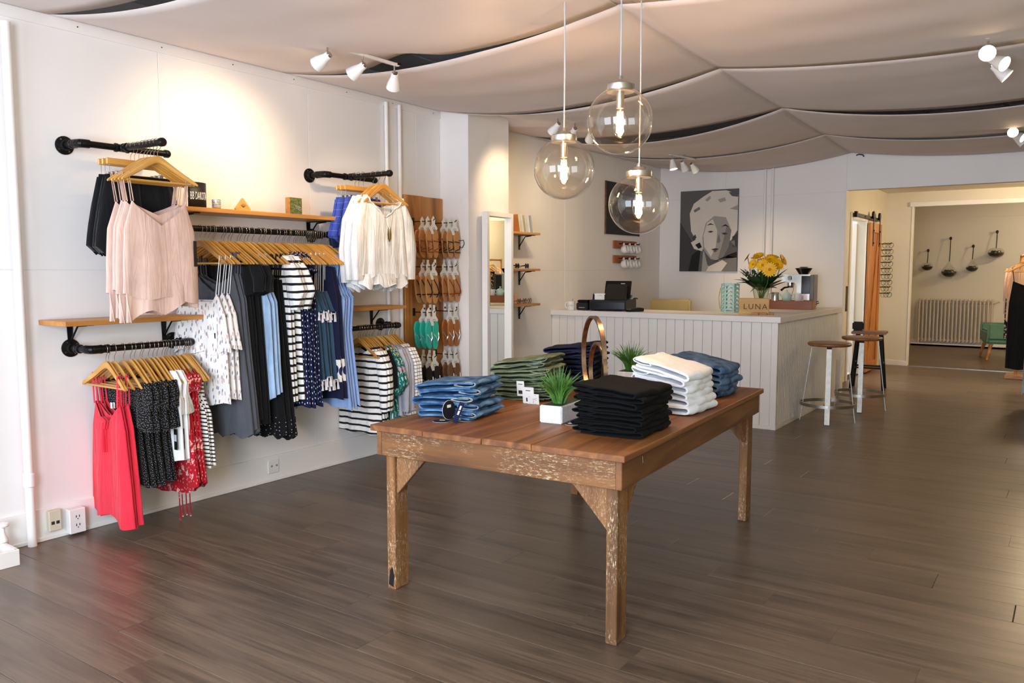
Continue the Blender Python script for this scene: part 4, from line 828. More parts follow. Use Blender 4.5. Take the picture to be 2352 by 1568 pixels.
# ================================================================ track lights
def track(label, c, ang, L, heads, aims, plate=True, e=26, hh=3):
    o = thing('track_light', label, 'ceiling light', c, ang, 'white three-lamp ceiling tracks')
    MB().lathe([(.058, .045), (.06, .03), (.06, .012), (.05, .008), (0, .008)], 28).build('ceiling_plate', 'chrome', o, True)
    MB().cb((0, 0, 0), (L, .022, .016)).build('bar', 'white_plastic', o, bevel=.003); 
    for s in (-1, 1): MB().cb((s*(L/2-.006), 0, .004), (.03, .03, .014)).build('bar_end', 'chrome', o, bevel=.002)
    MT4 = Matrix.Translation(c) @ RZ(ang)
    for k, x in enumerate(heads):
        MB().tube([(x, 0, -.005), (x, 0, -.045)], .005, 8).build('stem', 'chrome', o, True)
        hp = Vector((x, 0, -.06)); aim = (MT4.inverted() @ Vector(aims[k])-hp).normalized(); q = aim.to_track_quat('-Z', 'Y').to_matrix().to_4x4()
        h = MB().lathe([(.017, .012), (.02, .008), (.022, -.012), (.034, -.05), (.04, -.085), (.0385, -.085), (.03, -.05)], 24, cap=False).build('lamp_head', 'white_gloss', o, True, loc=hp, rot=q.to_euler(), ang=60)
        MB().lathe([(0, .02), (.016, .018), (.018, -.002), (0, -.004)], 18).build('collar', 'chrome', h, True)
        MB().lathe([(0, -.07), (.034, -.072)], 20, cap=False).build('lamp_face', 'lamp_face', h, True)
        wpos = MT4 @ (hp+aim*.095)
        if e: light('track_spot', 'SPOT', tuple(wpos), e, (1, .74, .44), aims[k], spot_size=math.radians(75), spot_blend=.9, shadow_soft_size=.03)
track('white three-lamp track light nearest the left wall, above the clothes', (-3.22, 3.25, 2.5), PI/2, .56, (-.25, .0, .25), [(XL, 2.9, 2.0), (XL, 3.12, 1.95), (-3.85, 4.0, 1.7)], e=25)
track('white three-lamp track light behind the globe pendants', (-3.29, 5.62, 2.5), PI/2, .56, (-.25, .0, .25), [(XC, 5.55, 1.95), (XA, 6.4, 1.8), (XA, 7.4, 1.6)], e=24)
track('white three-lamp track light in front of the portrait', (-3.3, 7.75, 2.47), PI/2-.1, .5, (-.2, .0, .2), [(-3.0, 7.5, .9), (-3.0, 8.6, 1.0), (-2.8, 9.2, 1.0)], e=30)
track('white three-lamp track light at the top right corner', (-.44, 5.1, 2.52), PI/2, .5, (-.2, .0, .2), [(-.35, 3.6, 2.0), (.95, 4.3, 1.6), (.95, 5.4, 1.2)], e=4)
track('white three-lamp track light at the right edge further back', (-.5, 7.95, 2.52), PI/2, .5, (-.2, .0, .2), [(-.3, 6.4, 2.0), (.95, 7.4, 1.6), (.95, 8.4, 1.2)], e=4)
# ================================================================ counter
CX0, CX1, CY0, CZ = XA+.002, -2.054, 6.885, .96
ct = thing('sales_counter', 'white beadboard sales counter with L-shaped top', 'counter', (0, 0, 0))
poly = [(CX0, CY0-.03), (CX1+.03, CY0-.03), (CX1+.03, 8.98), (CX1-.56, 8.98), (CX1-.56, CY0+.55), (CX0, CY0+.55)]
MB().prism(poly, CZ-.05, CZ).build('countertop', 'white_board', ct, bevel=.003)
MB().prism([(CX0, CY0+.012), (CX1-.012, CY0+.012), (CX1-.012, 8.95), (CX1-.52, 8.95), (CX1-.52, CY0+.5), (CX0, CY0+.5)], 0, CZ-.05).build('carcass', 'white_board', ct)
nb = 25; bw = (CX1-CX0-.05)/nb
bmh = MB().box(-bw/2+.0016, bw/2-.0016, 0, .013, .03, CZ-.05).mesh('bead_board', 'white_board', bevel=.0022)
for i in range(nb): ob('bead_board', bmh, ct, (CX0+bw*(i+.5), CY0, 0))
ns = 46; sw = (8.95-CY0-.02)/ns
bms = MB().box(-.013, 0, -sw/2+.004, sw/2-.004, .03, CZ-.05).mesh('side_slat', 'white_board', bevel=.004)
for i in range(ns): ob('side_slat', bms, ct, (CX1, CY0+.02+sw*(i+.5), 0))
MB().box(CX1-.05, CX1+.002, CY0-.003, CY0+.02, 0, CZ-.05).build('corner_post', 'white_board', ct, bevel=.002)
MB().box(CX0, CX1, CY0-.004, CY0+.01, 0, .03).box(CX1-.01, CX1+.004, CY0, 8.95, 0, .03).build('kick_strip', 'white_board', ct, bevel=.001)
# ---- things on the counter
def cp(px, py, z=CZ): p = wp(px, py, 2, z); return p
def mug_parts(o, R=.036, h=.08, mat='white_gloss', hang_side=(-1, 0)):
    MB().lathe([(R*.9, 0), (R, .004), (R, h), (R*.92, h), (R*.9, .006), (0, .006)], 28).build('cup', mat, o, True, ang=60)
    MB().tube([(hang_side[0]*(R+d), hang_side[1]*(R+d), z) for d, z in ((-.004, h*.82), (.016, h*.86), (.026, h*.68), (.026, h*.38), (.014, h*.2), (-.004, h*.24))], .005, 8).build('handle', mat, o, True)
o = thing('coffee_mug', 'white mug with grey lettering at the left end of the counter', 'mug', (-4.09, 6.94, CZ)); mug_parts(o, .038, .085)
lettering('LUNA', .02, 'paper_grey', o, (.012, -.0385, .045), (PI/2, 0, .1), 1.2); MB().tube([(.005, 0, .05), (.015, .005, .11)], .003, 6).build('spoon', 'chrome', o, True)
o = thing('receipt_printer', 'black receipt printer between mug and cash drawer', 'printer', (-3.985, 7.02, CZ), .12)
MB().box(-.06, .06, -.07, .08, 0, .075).build('case', 'black_matte', o, bevel=.008, seg=2); MB().box(-.055, .055, -.06, .075, .075, .1).build('lid', 'black_gloss', o, bevel=.008, seg=2); MB().box(-.03, .03, -.0712, -.07, .025, .029).build('logo_strip', 'paper_grey', o); MB().prism([(-.07, .06), (-.03, .1), (-.02, .1), (-.055, .055)], -.045, .045, Matrix(((0, 0, 1, 0), (1, 0, 0, 0), (0, 1, 0, 0), (0, 0, 0, 1)))).build('paper_flap', 'black_gloss', o)
DA = .2
o = thing('cash_drawer', 'wide black cash drawer on the counter below the tablet', 'cash drawer', (-3.73, 7.13, CZ), DA)
MB().box(-.18, .18, -.19, .2, .01, .105).build('case', 'black_matte', o, bevel=.004); MB().box(-.17, .17, -.194, -.19, .02, .085).build('drawer_front', 'black_gloss', o, bevel=.001)
for x in (-.15, .15): MB().box(x-.015, x+.015, -.17, -.14, 0, .01).build('foot', 'black_matte', o)
R_ = TR(-3.73, 7.13, CZ+.105) @ RZ(DA)
o = thing('tablet_stand', 'black tablet tilted on its wedge stand above the cash drawer', 'tablet', tuple(R_ @ Vector((.05, -.04, 0))), DA)
MB().prism([(-.09, 0), (.1, 0), (.06, .09), (.02, .15), (-.0, .15)], -.1, .1, Matrix(((0, 0, 1, 0), (1, 0, 0, 0), (0, 1, 0, 0), (0, 0, 0, 1)))).build('stand', 'black_matte', o, bevel=.003)
MB().cb((0, 0, 0), (.26, .012, .18)).build('tablet', 'black_gloss', o, bevel=.005, seg=2, loc=(0, .035, .095), rot=(-.35, 0, 0)); MB().cb((.06, -.02, .155), (.04, .004, .006)).build('port', 'paper_grey', o, loc=(0, .02, -.0))
o = thing('phone_handset', 'black cordless phone standing left of the card holder', 'phone', tuple(R_ @ Vector((-.2, .03, -.06))), DA)
MB().cb((0, 0, .055), (.04, .022, .13)).build('handset', 'black_gloss', o, bevel=.008, seg=2, rot=(-.2, 0, 0)); MB().cb((0, 0, -.02), (.06, .06, .05)).build('cradle', 'black_matte', o, bevel=.008, seg=2)
o = thing('card_holder', 'small holder with white cards in front of the tablet', 'card holder', tuple(R_ @ Vector((-.1, -.12, 0))), DA)
MB().box(-.055, .055, .004, .012, 0, .06).build('cards', 'paper', o); lettering('LUNA', .018, 'paper_grey', o, (0, .0035, .04), (PI/2, 0, 0), 1.2)
for s in (-1, 1): MB().box(s*.056-.006, s*.056+.006, -.004, .02, 0, .05).build('holder_side', 'black_matte', o)
p = cp(1455, 715); o = thing('card_terminal', 'small black card terminal lying on the counter edge', 'card terminal', (p.x+.02, p.y-.02, CZ), .9)
MB().prism([(-.08, 0), (.08, 0), (.085, .03), (.05, .038), (-.08, .018)], -.036, .036, Matrix(((1, 0, 0, 0), (0, 0, 1, 0), (0, 1, 0, 0), (0, 0, 0, 1)))).build('case', 'black_matte', o, bevel=.004, seg=2); MB().box(.084, .0862, -.02, .02, .01, .024).build('label', 'paper', o); MB().box(-.07, -.03, -.025, .025, .021, .024).build('keypad', 'paper_grey', o); MB().box(-.075, -.06, -.02, -.01, .022, .026).build('red_key', 'strap_red', o)
o = thing('desk_tool', 'small grey tape gun beside the tablet', 'tool', tuple(R_ @ Vector((.17, .06, 0))), DA); MB().lathe([(.012, -.01), (.022, -.01), (.022, .01), (.012, .01)], 18, RX(PI/2)).build('reel', 'aluminium', o, True, loc=(0, 0, .024)); MB().tube([(.01, 0, .01), (.05, 0, .012), (.06, 0, .004)], .006, 6).build('grip', 'black_matte', o, True)
# office chair behind the counter
o = thing('cream_chair', 'cream leather chair back showing behind the counter', 'chair', (-4.0+.25, 8.55, 0), 0)
MB().box(-.24, .24, -.03, .03, .52, 1.03).build('backrest', 'cream_leather', o, bevel=.02, seg=3); MB().box(-.24, .24, .0, .46, .42, .5).build('seat', 'cream_leather', o, bevel=.02, seg=3)
for x in (-.2, .2):
    for y in (.02, .42): MB().tube([(x, y, 0), (x, y, .43)], .018, 8).build('leg', 'dark_wood', o)
# lantern
p = cp(1677, 716); o = thing('lantern', 'mint green hexagonal lantern with chevron cut-outs on the counter', 'lantern', (p.x, p.y-.01, CZ), .25)
HR, HH = .083, .265
hexp = [(HR*math.cos(k*PI/3), HR*math.sin(k*PI/3)) for k in range(6)]; hexi = [(x*.8, y*.8) for x, y in hexp]
MB().prism(hexp, 0, .012).build('base', 'mint', o)
rg = MB(); P = [[(hexp[k % 6][0], hexp[k % 6][1], HH-.018), (hexp[k % 6][0], hexp[k % 6][1], HH), (hexi[k % 6][0], hexi[k % 6][1], HH), (hexi[k % 6][0], hexi[k % 6][1], HH-.018)] for k in range(7)]; rg.grid(P, True); rg.build('rim', 'mint', o)
for k in range(6):
    a, b_ = Vector((*hexp[k], 0)), Vector((*hexp[(k+1) % 6], 0)); mid = (a+b_)/2; an = math.atan2((b_-a).y, (b_-a).x); L = (b_-a).length
    pn = MB(); pn.box(-L/2, -L/2+.012, -.002, .002, 0, HH).box(L/2-.012, L/2, -.002, .002, 0, HH)
    for j in range(7):
        z = .012+j*.037
        for s in (-1, 1): pn.prism([(0, z+.02), (0, z+.036), (s*(L/2-.008), z+.017), (s*(L/2-.008), z+.001)], -.002, .002, Matrix(((1, 0, 0, 0), (0, 0, 1, 0), (0, 1, 0, 0), (0, 0, 0, 1))))
    pn.build('chevron_panel', 'mint', o, loc=mid, rot=(0, 0, an))
MB().tube([(-HR-.005, 0, HH*.85), (-HR-.02, 0, HH*.5), (-HR-.008, .01, HH*.1)], .004, 6).build('rope_handle', 'sign_wood', o, True)
# LUNA sign block
p1, p2 = cp(1701, 721), cp(1767, 721); c = (p1+p2)/2; o = thing('wooden_sign', 'pale wooden block with dark lettering at the counter corner', 'sign', (c.x, c.y-.03, CZ), .25)
sgl = (p2-p1).length/2; MB().box(-sgl, sgl, -.025, .025, 0, .142).build('block', 'sign_wood', o, bevel=.002); lettering('LUNA', .068, 'ink_brown', o, (.012, -.0255, .066), (PI/2, 0, 0), 1.25)
for k, (x, l) in enumerate(((1737, .03), (1755, .035), (1775, .018))):
    p = cp(x, 722.5); q = MB().box(-l, l, -.012, .012, 0, .018).build('wood_token', 'tray_wood', None, bevel=.002, loc=(p.x, p.y-.035, CZ), rot=(0, 0, .2)); tag(q, 'small reddish wooden token before the lettered block, %s from the left' % ordw(k), 'token', 'wooden tokens on the counter')
# bouquet
vb = wp(1747, 700, 1, 7.55); vb = Vector((vb.x, 7.55, CZ)); o = thing('flower_vase', 'glass vase of yellow gerberas and greenery on the counter', 'flowers', tuple(vb))
MB().lathe([(.045, 0), (.048, .004), (.05, .06), (.062, .14), (.082, .235), (.079, .235), (.059, .14), (.046, .06), (.042, .01), (0, .01)], 28).build('vase', 'glass_green', o, True); MB().lathe([(0, .012), (.041, .012), (.045, .06), (.05, .1), (0, .1)], 20).build('water', 'glass_green', o, True)
rnd = random.Random(11)
def gerbera(c, nrm, R):
    q = Vector(nrm).normalized().to_track_quat('Z', 'Y').to_matrix().to_4x4(); m = MB()
    for ly, (n, rr, tl) in enumerate(((18, R, .25), (16, R*.78, .5))):
        for k in range(n):
            a = 2*PI*(k+.5*ly)/n; ca, sa = math.cos(a), math.sin(a); w = R*.14
            pts = [(ca*R*.18+sa*w*.4, sa*R*.18-ca*w*.4, .004*ly), (ca*rr*.7+sa*w, sa*rr*.7-ca*w, tl*R*.3), (ca*rr, sa*rr, tl*R*.36), (ca*rr*.7-sa*w, sa*rr*.7+ca*w, tl*R*.3), (ca*R*.18-sa*w*.4, sa*R*.18+ca*w*.4, .004*ly)]
            m.add(pts, [(0, 1, 2, 3, 4)])
    f = m.build('flower_head', 'petal', o, loc=c, rot=q.to_euler()); MB().ell((0, 0, .004), (R*.2, R*.2, R*.1), 10, 6).build('flower_centre', 'flower_eye', f, True)
    MB().tube([Vector(c)-Vector(nrm).normalized()*.004, Vector(c)*.75+Vector((0, 0, -.03)), (c[0]*.2, c[1]*.2, .18), (-c[0]*.12, -c[1]*.12, .03)], .0035, 6).build('stem', 'leaf', o, True)
vx = lambda px, py, dy=0: tuple(wp(px, py, 1, 7.55+dy)-vb)
for px, py, dy, nr, R in ((1752, 609, -.12, (-.1, -1, .25), .056), (1768, 619, -.14, (.15, -1, .1), .062), (1730, 607, -.08, (-.35, -.8, .3), .05), (1717, 592, 0, (-.9, -.3, .6), .06), (1740, 589, 0, (-.1, -.5, .9), .062), (1768, 596, -.02, (.1, -.6, .8), .06), (1785, 607, -.03, (.6, -.6, .4), .058), (1798, 597, .0, (1, -.1, .5), .055), (1755, 597, .08, (0, -.2, 1), .06), (1776, 590, .1, (.3, -.2, 1), .055)):
    gerbera(vx(px, py, dy), nr, R*1.18)
lf = 0
def leafblade(root, tip, w, mat, name='leaf', droop=.04):
    a, b_ = Vector(root), Vector(tip); d = b_-a; s = d.cross(Vector((0, 0, 1))).normalized(); P = []
    for i in range(7):
        t = i/6; c = a+d*t+Vector((0, 0, -droop*t*t)); ww = w*math.sin(PI*min(1, t*.92+.08))**.8; P.append([c-s*ww+Vector((0, 0, ww*.3)), c, c+s*ww+Vector((0, 0, ww*.3))])
    MB().grid(P).build(name, mat, o, True)
for k in range(40):
    a = rnd.uniform(0, 2*PI); r = rnd.uniform(.12, .24); h = rnd.uniform(.26, .46); leafblade((math.cos(a)*.03, math.sin(a)*.03, .2), (math.cos(a)*r, math.sin(a)*r*.8, h), rnd.uniform(.026, .05), 'leaf_dark', droop=rnd.uniform(0, .08))
for tx, ty in ((1684, 634), (1690, 642), (1700, 640), (1722, 665), (1806, 625), (1800, 622)): leafblade((0, 0, .25), vx(tx, ty, -.05), .03, 'leaf', droop=.03)
bb = MB()
for k in range(70):
    px, py = rnd.gauss(1722, 11), rnd.gauss(622, 9); q = Vector(vx(px, py, rnd.uniform(-.16, -.06))); bb.ell(tuple(q), .0048, 5, 3)
bb.build('tiny_white_blossoms', 'paper', o, True)['kind'] = 'stuff'
for k in range(9): px, py = rnd.gauss(1722, 9), rnd.gauss(622, 7); MB().tube([vx(px, py, -.1), (-.03, -.03, .3), (0, 0, .2)], .0013, 4).build('sprig', 'leaf', o)
MB().prism([(-.012, 0), (.012, .01), (.014, .045), (-.008, .05)], -.0005, .0005, RX(PI/2)).build('florist_card', 'paper', o, loc=vx(1726, 592, -.08), rot=(0, .2, 0))
# tray with coffee things
p1, p2, p3 = cp(1768, 709), cp(1840, 709), cp(1858, 704)
ty0, ty1, tx0, tx1 = 8.27, 8.5, -2.62, -2.16
o = thing('wooden_tray', 'reddish wooden tray with raised sides under the coffee things', 'tray', ((tx0+tx1)/2, (ty0+ty1)/2, CZ), .12); hx, hy = (tx1-tx0)/2, (ty1-ty0)/2
MB().box(-hx, hx, -hy, hy, .04, .07).build('tray_floor', 'tray_wood', o)
for s in (-1, 1): MB().box(-hx, hx, s*hy-.007, s*hy+.007, 0, .085).build('side', 'tray_wood', o, bevel=.002); MB().box(s*hx-.007, s*hx+.007, -hy, hy, 0, .085).build('side', 'tray_wood', o, bevel=.002)
o = thing('espresso_machine', 'brushed steel espresso machine with bean hopper on the counter', 'coffee machine', (-2.38, 8.72, CZ), .12)
XZ = Matrix(((1, 0, 0, 0), (0, 0, 1, 0), (0, 1, 0, 0), (0, 0, 0, 1)))
o.scale = (.92, .92, .92); plain('machine_dark', '#4a4540', .35, .6)
MB().prism([(-.02, .07), (.16, .07), (.16, .36), (.145, .375), (-.16, .375), (-.175, .36), (-.19, .3), (-.185, .285), (-.04, .285), (-.02, .265)], -.15, .15, XZ).build('body', 'steel', o, bevel=.004, seg=2)
MB().box(-.2, .16, -.15, .15, 0, .07).build('drip_base', 'steel', o, bevel=.004, seg=2); MB().box(-.19, -.03, -.14, .14, .07, .074).build('drip_grid', 'black_matte', o)
MB().box(.03, .12, -.1512, -.149, .16, .36).build('water_window', 'black_gloss', o); MB().box(.12, .163, -.153, .153, .02, .372).build('rear_tank', 'machine_dark', o, bevel=.003)
MB().lathe([(.026, 0), (.026, .012), (.022, .016), (0, .016)], 20, RX(PI/2)).build('steam_dial', 'chrome', o, True, loc=(-.09, -.15, .335)); MB().cb((0, 0, 0), (.004, .004, .036)).build('dial_grip', 'black_gloss', o, loc=(-.09, -.167, .335))
MB().lathe([(.035, .25), (.035, .285)], 20).build('group_head', 'chrome', o, True, loc=(-.11, 0, 0)); MB().lathe([(.03, .225), (.034, .25)], 20).build('portafilter', 'chrome', o, True, loc=(-.11, 0, 0)); MB().tube([(-.11, 0, .236), (-.16, -.1, .225), (-.18, -.16, .2)], [.008, .011, .013], 8).build('portafilter_handle', 'black_gloss', o, True)
MB().tube([(-.05, -.12, .28), (-.06, -.125, .2), (-.085, -.125, .09)], .005, 8).build('steam_wand', 'chrome', o, True)
MB().lathe([(.05, .375), (.055, .385), (.092, .44), (.095, .445), (.05, .45), (.04, .46), (0, .46)], 28).build('bean_hopper', 'black_gloss', o, True, loc=(.03, 0, 0))
MB().tube([(.16, -.1, .06), (.21, -.11, .08), (.215, -.11, .06), (.17, -.1, .04)], .005, 6).build('cord_loop', 'black_matte', o, True)
o = thing('milk_jug', 'small steel milk jug left of the espresso machine', 'jug', (-2.54, 8.39, CZ+.07)); MB().lathe([(.036, 0), (.04, .005), (.034, .07), (.038, .095), (.036, .095), (.031, .07), (.036, .008), (0, .008)], 24).build('jug', 'chrome', o, True); MB().tube([(-.034, 0, .08), (-.06, 0, .08), (-.06, 0, .025), (-.036, 0, .02)], .004, 6).build('handle', 'chrome', o, True)
o = thing('teapot', 'little mint green teapot on the wooden tray', 'teapot', (-2.42, 8.38, CZ+.07)); MB().lathe([(.03, 0), (.045, .02), (.05, .05), (.042, .08), (.02, .095), (.006, .1), (.01, .11), (.009, .122), (0, .124)], 24).build('pot', 'teapot', o, True); MB().tube([(-.04, 0, .05), (-.07, 0, .075), (-.078, 0, .09)], [.012, .008, .006], 8).build('spout', 'teapot', o, True); MB().tube([(.044, 0, .075), (.075, 0, .075), (.078, 0, .04), (.048, 0, .03)], .005, 6).build('handle', 'teapot', o, True)
o = thing('tea_cup', 'white tea cup beside the teapot on the tray', 'cup', (-2.31, 8.39, CZ+.07)); mug_parts(o, .032, .085, 'white_gloss', (1, 0))
# ================================================================ stools
def stool(label, c, rz, h=.71):
    o = thing('bar_stool', label, 'stool', c, rz, 'round wooden bar stools with metal legs')
    MB().lathe([(0, h-.032), (.17, h-.032), (.182, h-.026), (.185, h-.012), (.18, h-.003), (.16, h), (0, h-.004)], 40).build('seat', 'stool_wood', o, True, ang=60)
    MB().lathe([(.11, h-.038), (.115, h-.032)], 24).build('seat_plate', 'steel', o)
    for k in range(4):
        a = k*PI/2; ca, sa = math.cos(a), math.sin(a); P = []
        for r, z in ((.06, h-.036), (.13, h-.036), (.15, h-.05), (.233, .004), (.236, 0)):
            t = .006
            P.append([(r*ca-sa*w_+ca*tt, r*sa+ca*w_+sa*tt, z) for w_, tt in ((-.021, 0), (.021, 0), (.021, -t), (-.021, -t))])
        MB().grid(P, True).build('leg', 'stool_steel', o, True, ang=25)
    P = [[(r*math.cos(2*PI*k/48), r*math.sin(2*PI*k/48), z) for r, z in ((.235, .145), (.235, .172), (.229, .172), (.229, .145))] for k in range(49)]
    MB().grid(P, True).build('foot_ring', 'steel', o, True, ang=40)
    for k in range(4): a = k*PI/2; MB().cb((.224*math.cos(a), .224*math.sin(a), .158), (.02, .02, .012)).build('ring_bracket', 'steel', o)
stool('nearer round wooden bar stool with bright metal legs by the counter', (-1.80, 7.58, 0), math.radians(13))
stool('further round wooden bar stool with metal ring by the counter', (-1.70, 8.42, 0), math.radians(11))
o = thing('black_stool', 'black legged stool with square wooden seat near the sliding door', 'stool', (-1.93, 9.95, 0), .1)
MB().box(-.18, .18, -.15, .15, .63, .66).build('seat', 'stool_wood', o, bevel=.006, seg=2)
for sx in (-1, 1):
    for sy in (-1, 1): MB().tube([(sx*.12, sy*.1, .63), (sx*.17, sy*.14, 0)], .016, 8).build('leg', 'black_matte', o)
for z, q in ((.25, .152), (.3, .148)):
    for s in (-1, 1):
        if z == .25: MB().tube([(-q, s*q*.8, z), (q, s*q*.8, z)], .01, 6).build('rung', 'black_matte', o)
        else: MB().tube([(s*q, -q*.8, z), (s*q, q*.8, z)], .01, 6).build('rung', 'black_matte', o)
o = MB().box(-.06, .06, -.04, .04, 0, .1).build('black_bag', 'black_matte', None, bevel=.015, seg=2, loc=(-2.06, 9.98, .66)); tag(o, 'small black pouch on the square stool seat', 'bag')
# ================================================================ wall things in the alcove
o = thing('chalkboard', 'large blank black board on the wall behind the globe pendant', 'board', (XA, 8.38, 1.744)); MB().box(.001, .02, -.41, .41, 0, .57).build('panel', 'card_black', o, bevel=.001); MB().box(0.0005, .019, -.415, -.41, -.003, .573).box(0.0005, .019, .41, .415, -.003, .573).build('edge', 'dark_wood', o)
for r_, z0 in enumerate((1.59, 1.427)):
    o = thing('mug_rack', 'wooden peg board for mugs, %s of two on the wall' % ('upper', 'lower')[r_], 'mug rack', (XA, 8.44, z0), 0, 'mug racks on the wall')
    MB().box(.001, .02, -.28, .28, 0, .088).build('board', 'tray_wood', o, bevel=.002)
    for k in range(4): MB().tube([(.02, -.16+k*.145, .055), (.055, -.16+k*.145, .052), (.06, -.16+k*.145, .068)], .006, 6).build('peg', 'black_iron', o, True)
    for k in range(3):
        y = 8.44-.13+k*.145; m = thing('hanging_mug', 'round white mug, %s from the left on the %s mug rack' % (ordw(k), ('upper', 'lower')[r_]), 'mug', (XA+.055, y, z0+.055), 0, 'white mugs hanging on the racks')
        MB().lathe([(.0, -.0), (.03, .0), (.045, .02), (.048, .05), (.044, .075), (.041, .075), (.044, .05), (.04, .02), (0, .006)], 24, TR(.01, .0, -.068) @ RY(1.35) @ TR(0, 0, -.03)).build('cup', 'white_gloss', m, True, ang=60); MB().tube([(-.0, 0, -.03), (.0, .0, .004), (.012, 0, .008), (.018, 0, -.028)], .005, 6).build('handle', 'white_gloss', m, True)
# generic faceted portrait canvas
o = thing('portrait_canvas', 'grey faceted portrait canvas of a woman with light curls', 'picture', (-4.0, YB-.007, 1.335)); PWd, PHt = .71, .955
for n_, c_ in (('g0', '#111010'), ('g1', '#3f3c3d'), ('g2', '#5d5a59'), ('g3', '#7d7874'), ('g4', '#a59e97'), ('g5', '#ddd2c6')): plain(n_, c_, .7, var=.02)
MB().box(0, PWd, -.03, 0, 0, PHt).build('canvas', 'g2', o, bevel=.002)
AR = [('g1', [(0, 0), (.26, 0), (.3, .28), (.0, .62)]), ('g0', [(.16, 0), (.34, 0), (.38, .3), (.22, .2)]), ('g3', [(.62, 0), (1, 0), (1, .17), (.8, .14)]),
      ('g5', [(.17, .72), (.24, .84), (.4, .92), (.56, .985), (.8, .985), (1, .93), (1, .5), (.9, .38), (.6, .3), (.4, .32), (.28, .4), (.2, .5)]),
      ('g5', [(.3, .4), (.2, .36), (.26, .28), (.4, .25), (.46, .34)]), ('g4', [(.4, .42), (.42, .28), (.55, .14), (.7, .12), (.86, .3), (.9, .5), (.8, .66), (.6, .68), (.46, .6)]),
      ('g5', [(.42, .44), (.44, .3), (.56, .18), (.64, .3), (.66, .5), (.58, .64), (.48, .6)]), ('g3', [(.68, .16), (.74, .13), (.86, .3), (.9, .5), (.82, .56), (.76, .36)]),
      ('g4', [(.42, .26), (.4, 0), (.64, 0), (.72, .14), (.56, .15)]), ('g2', [(.44, .25), (.5, .08), (.6, .02), (.72, .13), (.56, .15)]), ('g5', [(.48, 0), (.52, .06), (.76, .14), (.84, .1), (.74, 0)]), ('g0', [(.54, .1), (.78, .16), (1, .24), (1, .17), (.82, .19)]),
      ('g0', [(.47, .565), (.54, .592), (.61, .57), (.54, .575)]), ('g0', [(.72, .545), (.8, .575), (.87, .535), (.8, .555)]), ('g1', [(.49, .49), (.545, .475), (.6, .49), (.55, .5)]), ('g1', [(.73, .465), (.785, .445), (.84, .46), (.79, .475)]),
      ('g3', [(.655, .36), (.69, .345), (.72, .37), (.69, .46)]), ('g1', [(.56, .27), (.63, .285), (.7, .275), (.63, .25)]), ('g2', [(.58, .25), (.63, .25), (.68, .255), (.63, .235)]),
      ('g3', [(.24, .76), (.34, .8), (.36, .77), (.26, .73)]), ('g4', [(.44, .88), (.52, .93), (.54, .9), (.48, .86)]), ('g4', [(.66, .88), (.78, .9), (.8, .86), (.7, .84)]), ('g2', [(.84, .96), (1, .96), (1, .9), (.9, .91)]), ('g4', [(.86, .76), (1, .8), (1, .74)]), ('g1', [(.22, .42), (.28, .46), (.3, .42), (.25, .38)]), ('g0', [(.28, .33), (.36, .36), (.4, .3), (.34, .28)]), ('g1', [(.92, .42), (1, .46), (1, .3), (.93, .3)]), ('g3', [(.9, .36), (.96, .38), (.97, .3)])]
for k, (m_, pg) in enumerate(AR): MB().prism([(x*PWd, y*PHt) for x, y in pg], .03+.0003*k, .0306+.0003*k, Matrix(((1, 0, 0, 0), (0, 0, -1, 0), (0, 1, 0, 0), (0, 0, 0, 1)))).build('painted_facet', m_, o)
# alcove shelves
def ashelf(z, label): return shelf(label, 5.66, 6.35, -4.07, z, [6.31], x0=XA, th=.02)
ashelf(1.687, 'upper small wall shelf beside the mirror holding magazines'); ashelf(1.362, 'middle small wall shelf beside the mirror holding sunglasses'); ashelf(1.046, 'lower small wall shelf beside the mirror holding spectacles')
for k, (px, mt) in enumerate(((1178, 'sole_tan'), (1186, 'paper'), (1193, 'wall_green'), (1201, 'paper'), (1208, 'paper_grey'))):
    p = wp(px, 530, 0, -4.17); o = thing('magazine', 'slim magazine leaning on the upper small shelf, %s from the left' % ordw(k), 'magazine', (-4.16, p.y, 1.688), 0, 'magazines on the small shelf', rot=(.22, 0, 0)); MB().box(-.07, .07, -.005, .005, 0, .155).build('pages', 'paper', o); MB().box(-.071, .071, -.0065, -.005, 0, .156).build('cover', mt, o); 
def specs(label, p, mat, rz, dark):
    o = thing('eyeglasses', label, 'glasses', p, rz, 'glasses on the small shelves')
    for s in (-1, 1):
        MB().tube([(.0, s*.033+.025*math.cos(a), .024+.021*math.sin(a)) for a in [2*PI*k/20 for k in range(20)]], .0028, 6, closed=True).build('rim', mat, o, True); MB().ell((0, s*.033, .024), (.001, .023, .019), 16, 8).build('lens', 'black_gloss' if dark else 'glass', o, True)
        MB().tube([(0, s*.058, .03), (-.06, s*.06, .022), (-.11, s*.056, .004)], .0025, 6).build('temple', mat, o, True)
    MB().tube([(0, -.009, .027), (.003, 0, .032), (0, .009, .027)], .0025, 6).build('bridge', mat, o, True)
for k, px in enumerate((1186, 1208)): p = wp(px, 614, 0, -4.15); specs('dark framed sunglasses on the middle small shelf, %s one' % ('left', 'right')[k], (-4.14, p.y, 1.363), 'strap_black', .3, True)
for k, px in enumerate((1190, 1203, 1214)): p = wp(px, 693, 0, -4.15); specs('brown framed spectacles on the lower small shelf, %s from the left' % ordw(k), (-4.14, p.y, 1.047), 'sole_edge', .3, False)
p = wp(1180, 693, 0, -4.2); o = thing('pink_box', 'small pale pink box at the back of the lower small shelf', 'box', (-4.2, p.y, 1.047)); MB().box(-.03, .03, -.03, .03, 0, .07).build('carton', 'blush', o, bevel=.001); MB().box(-.031, .031, -.031, .031, .07, .085).build('lid', 'blush', o, bevel=.001)
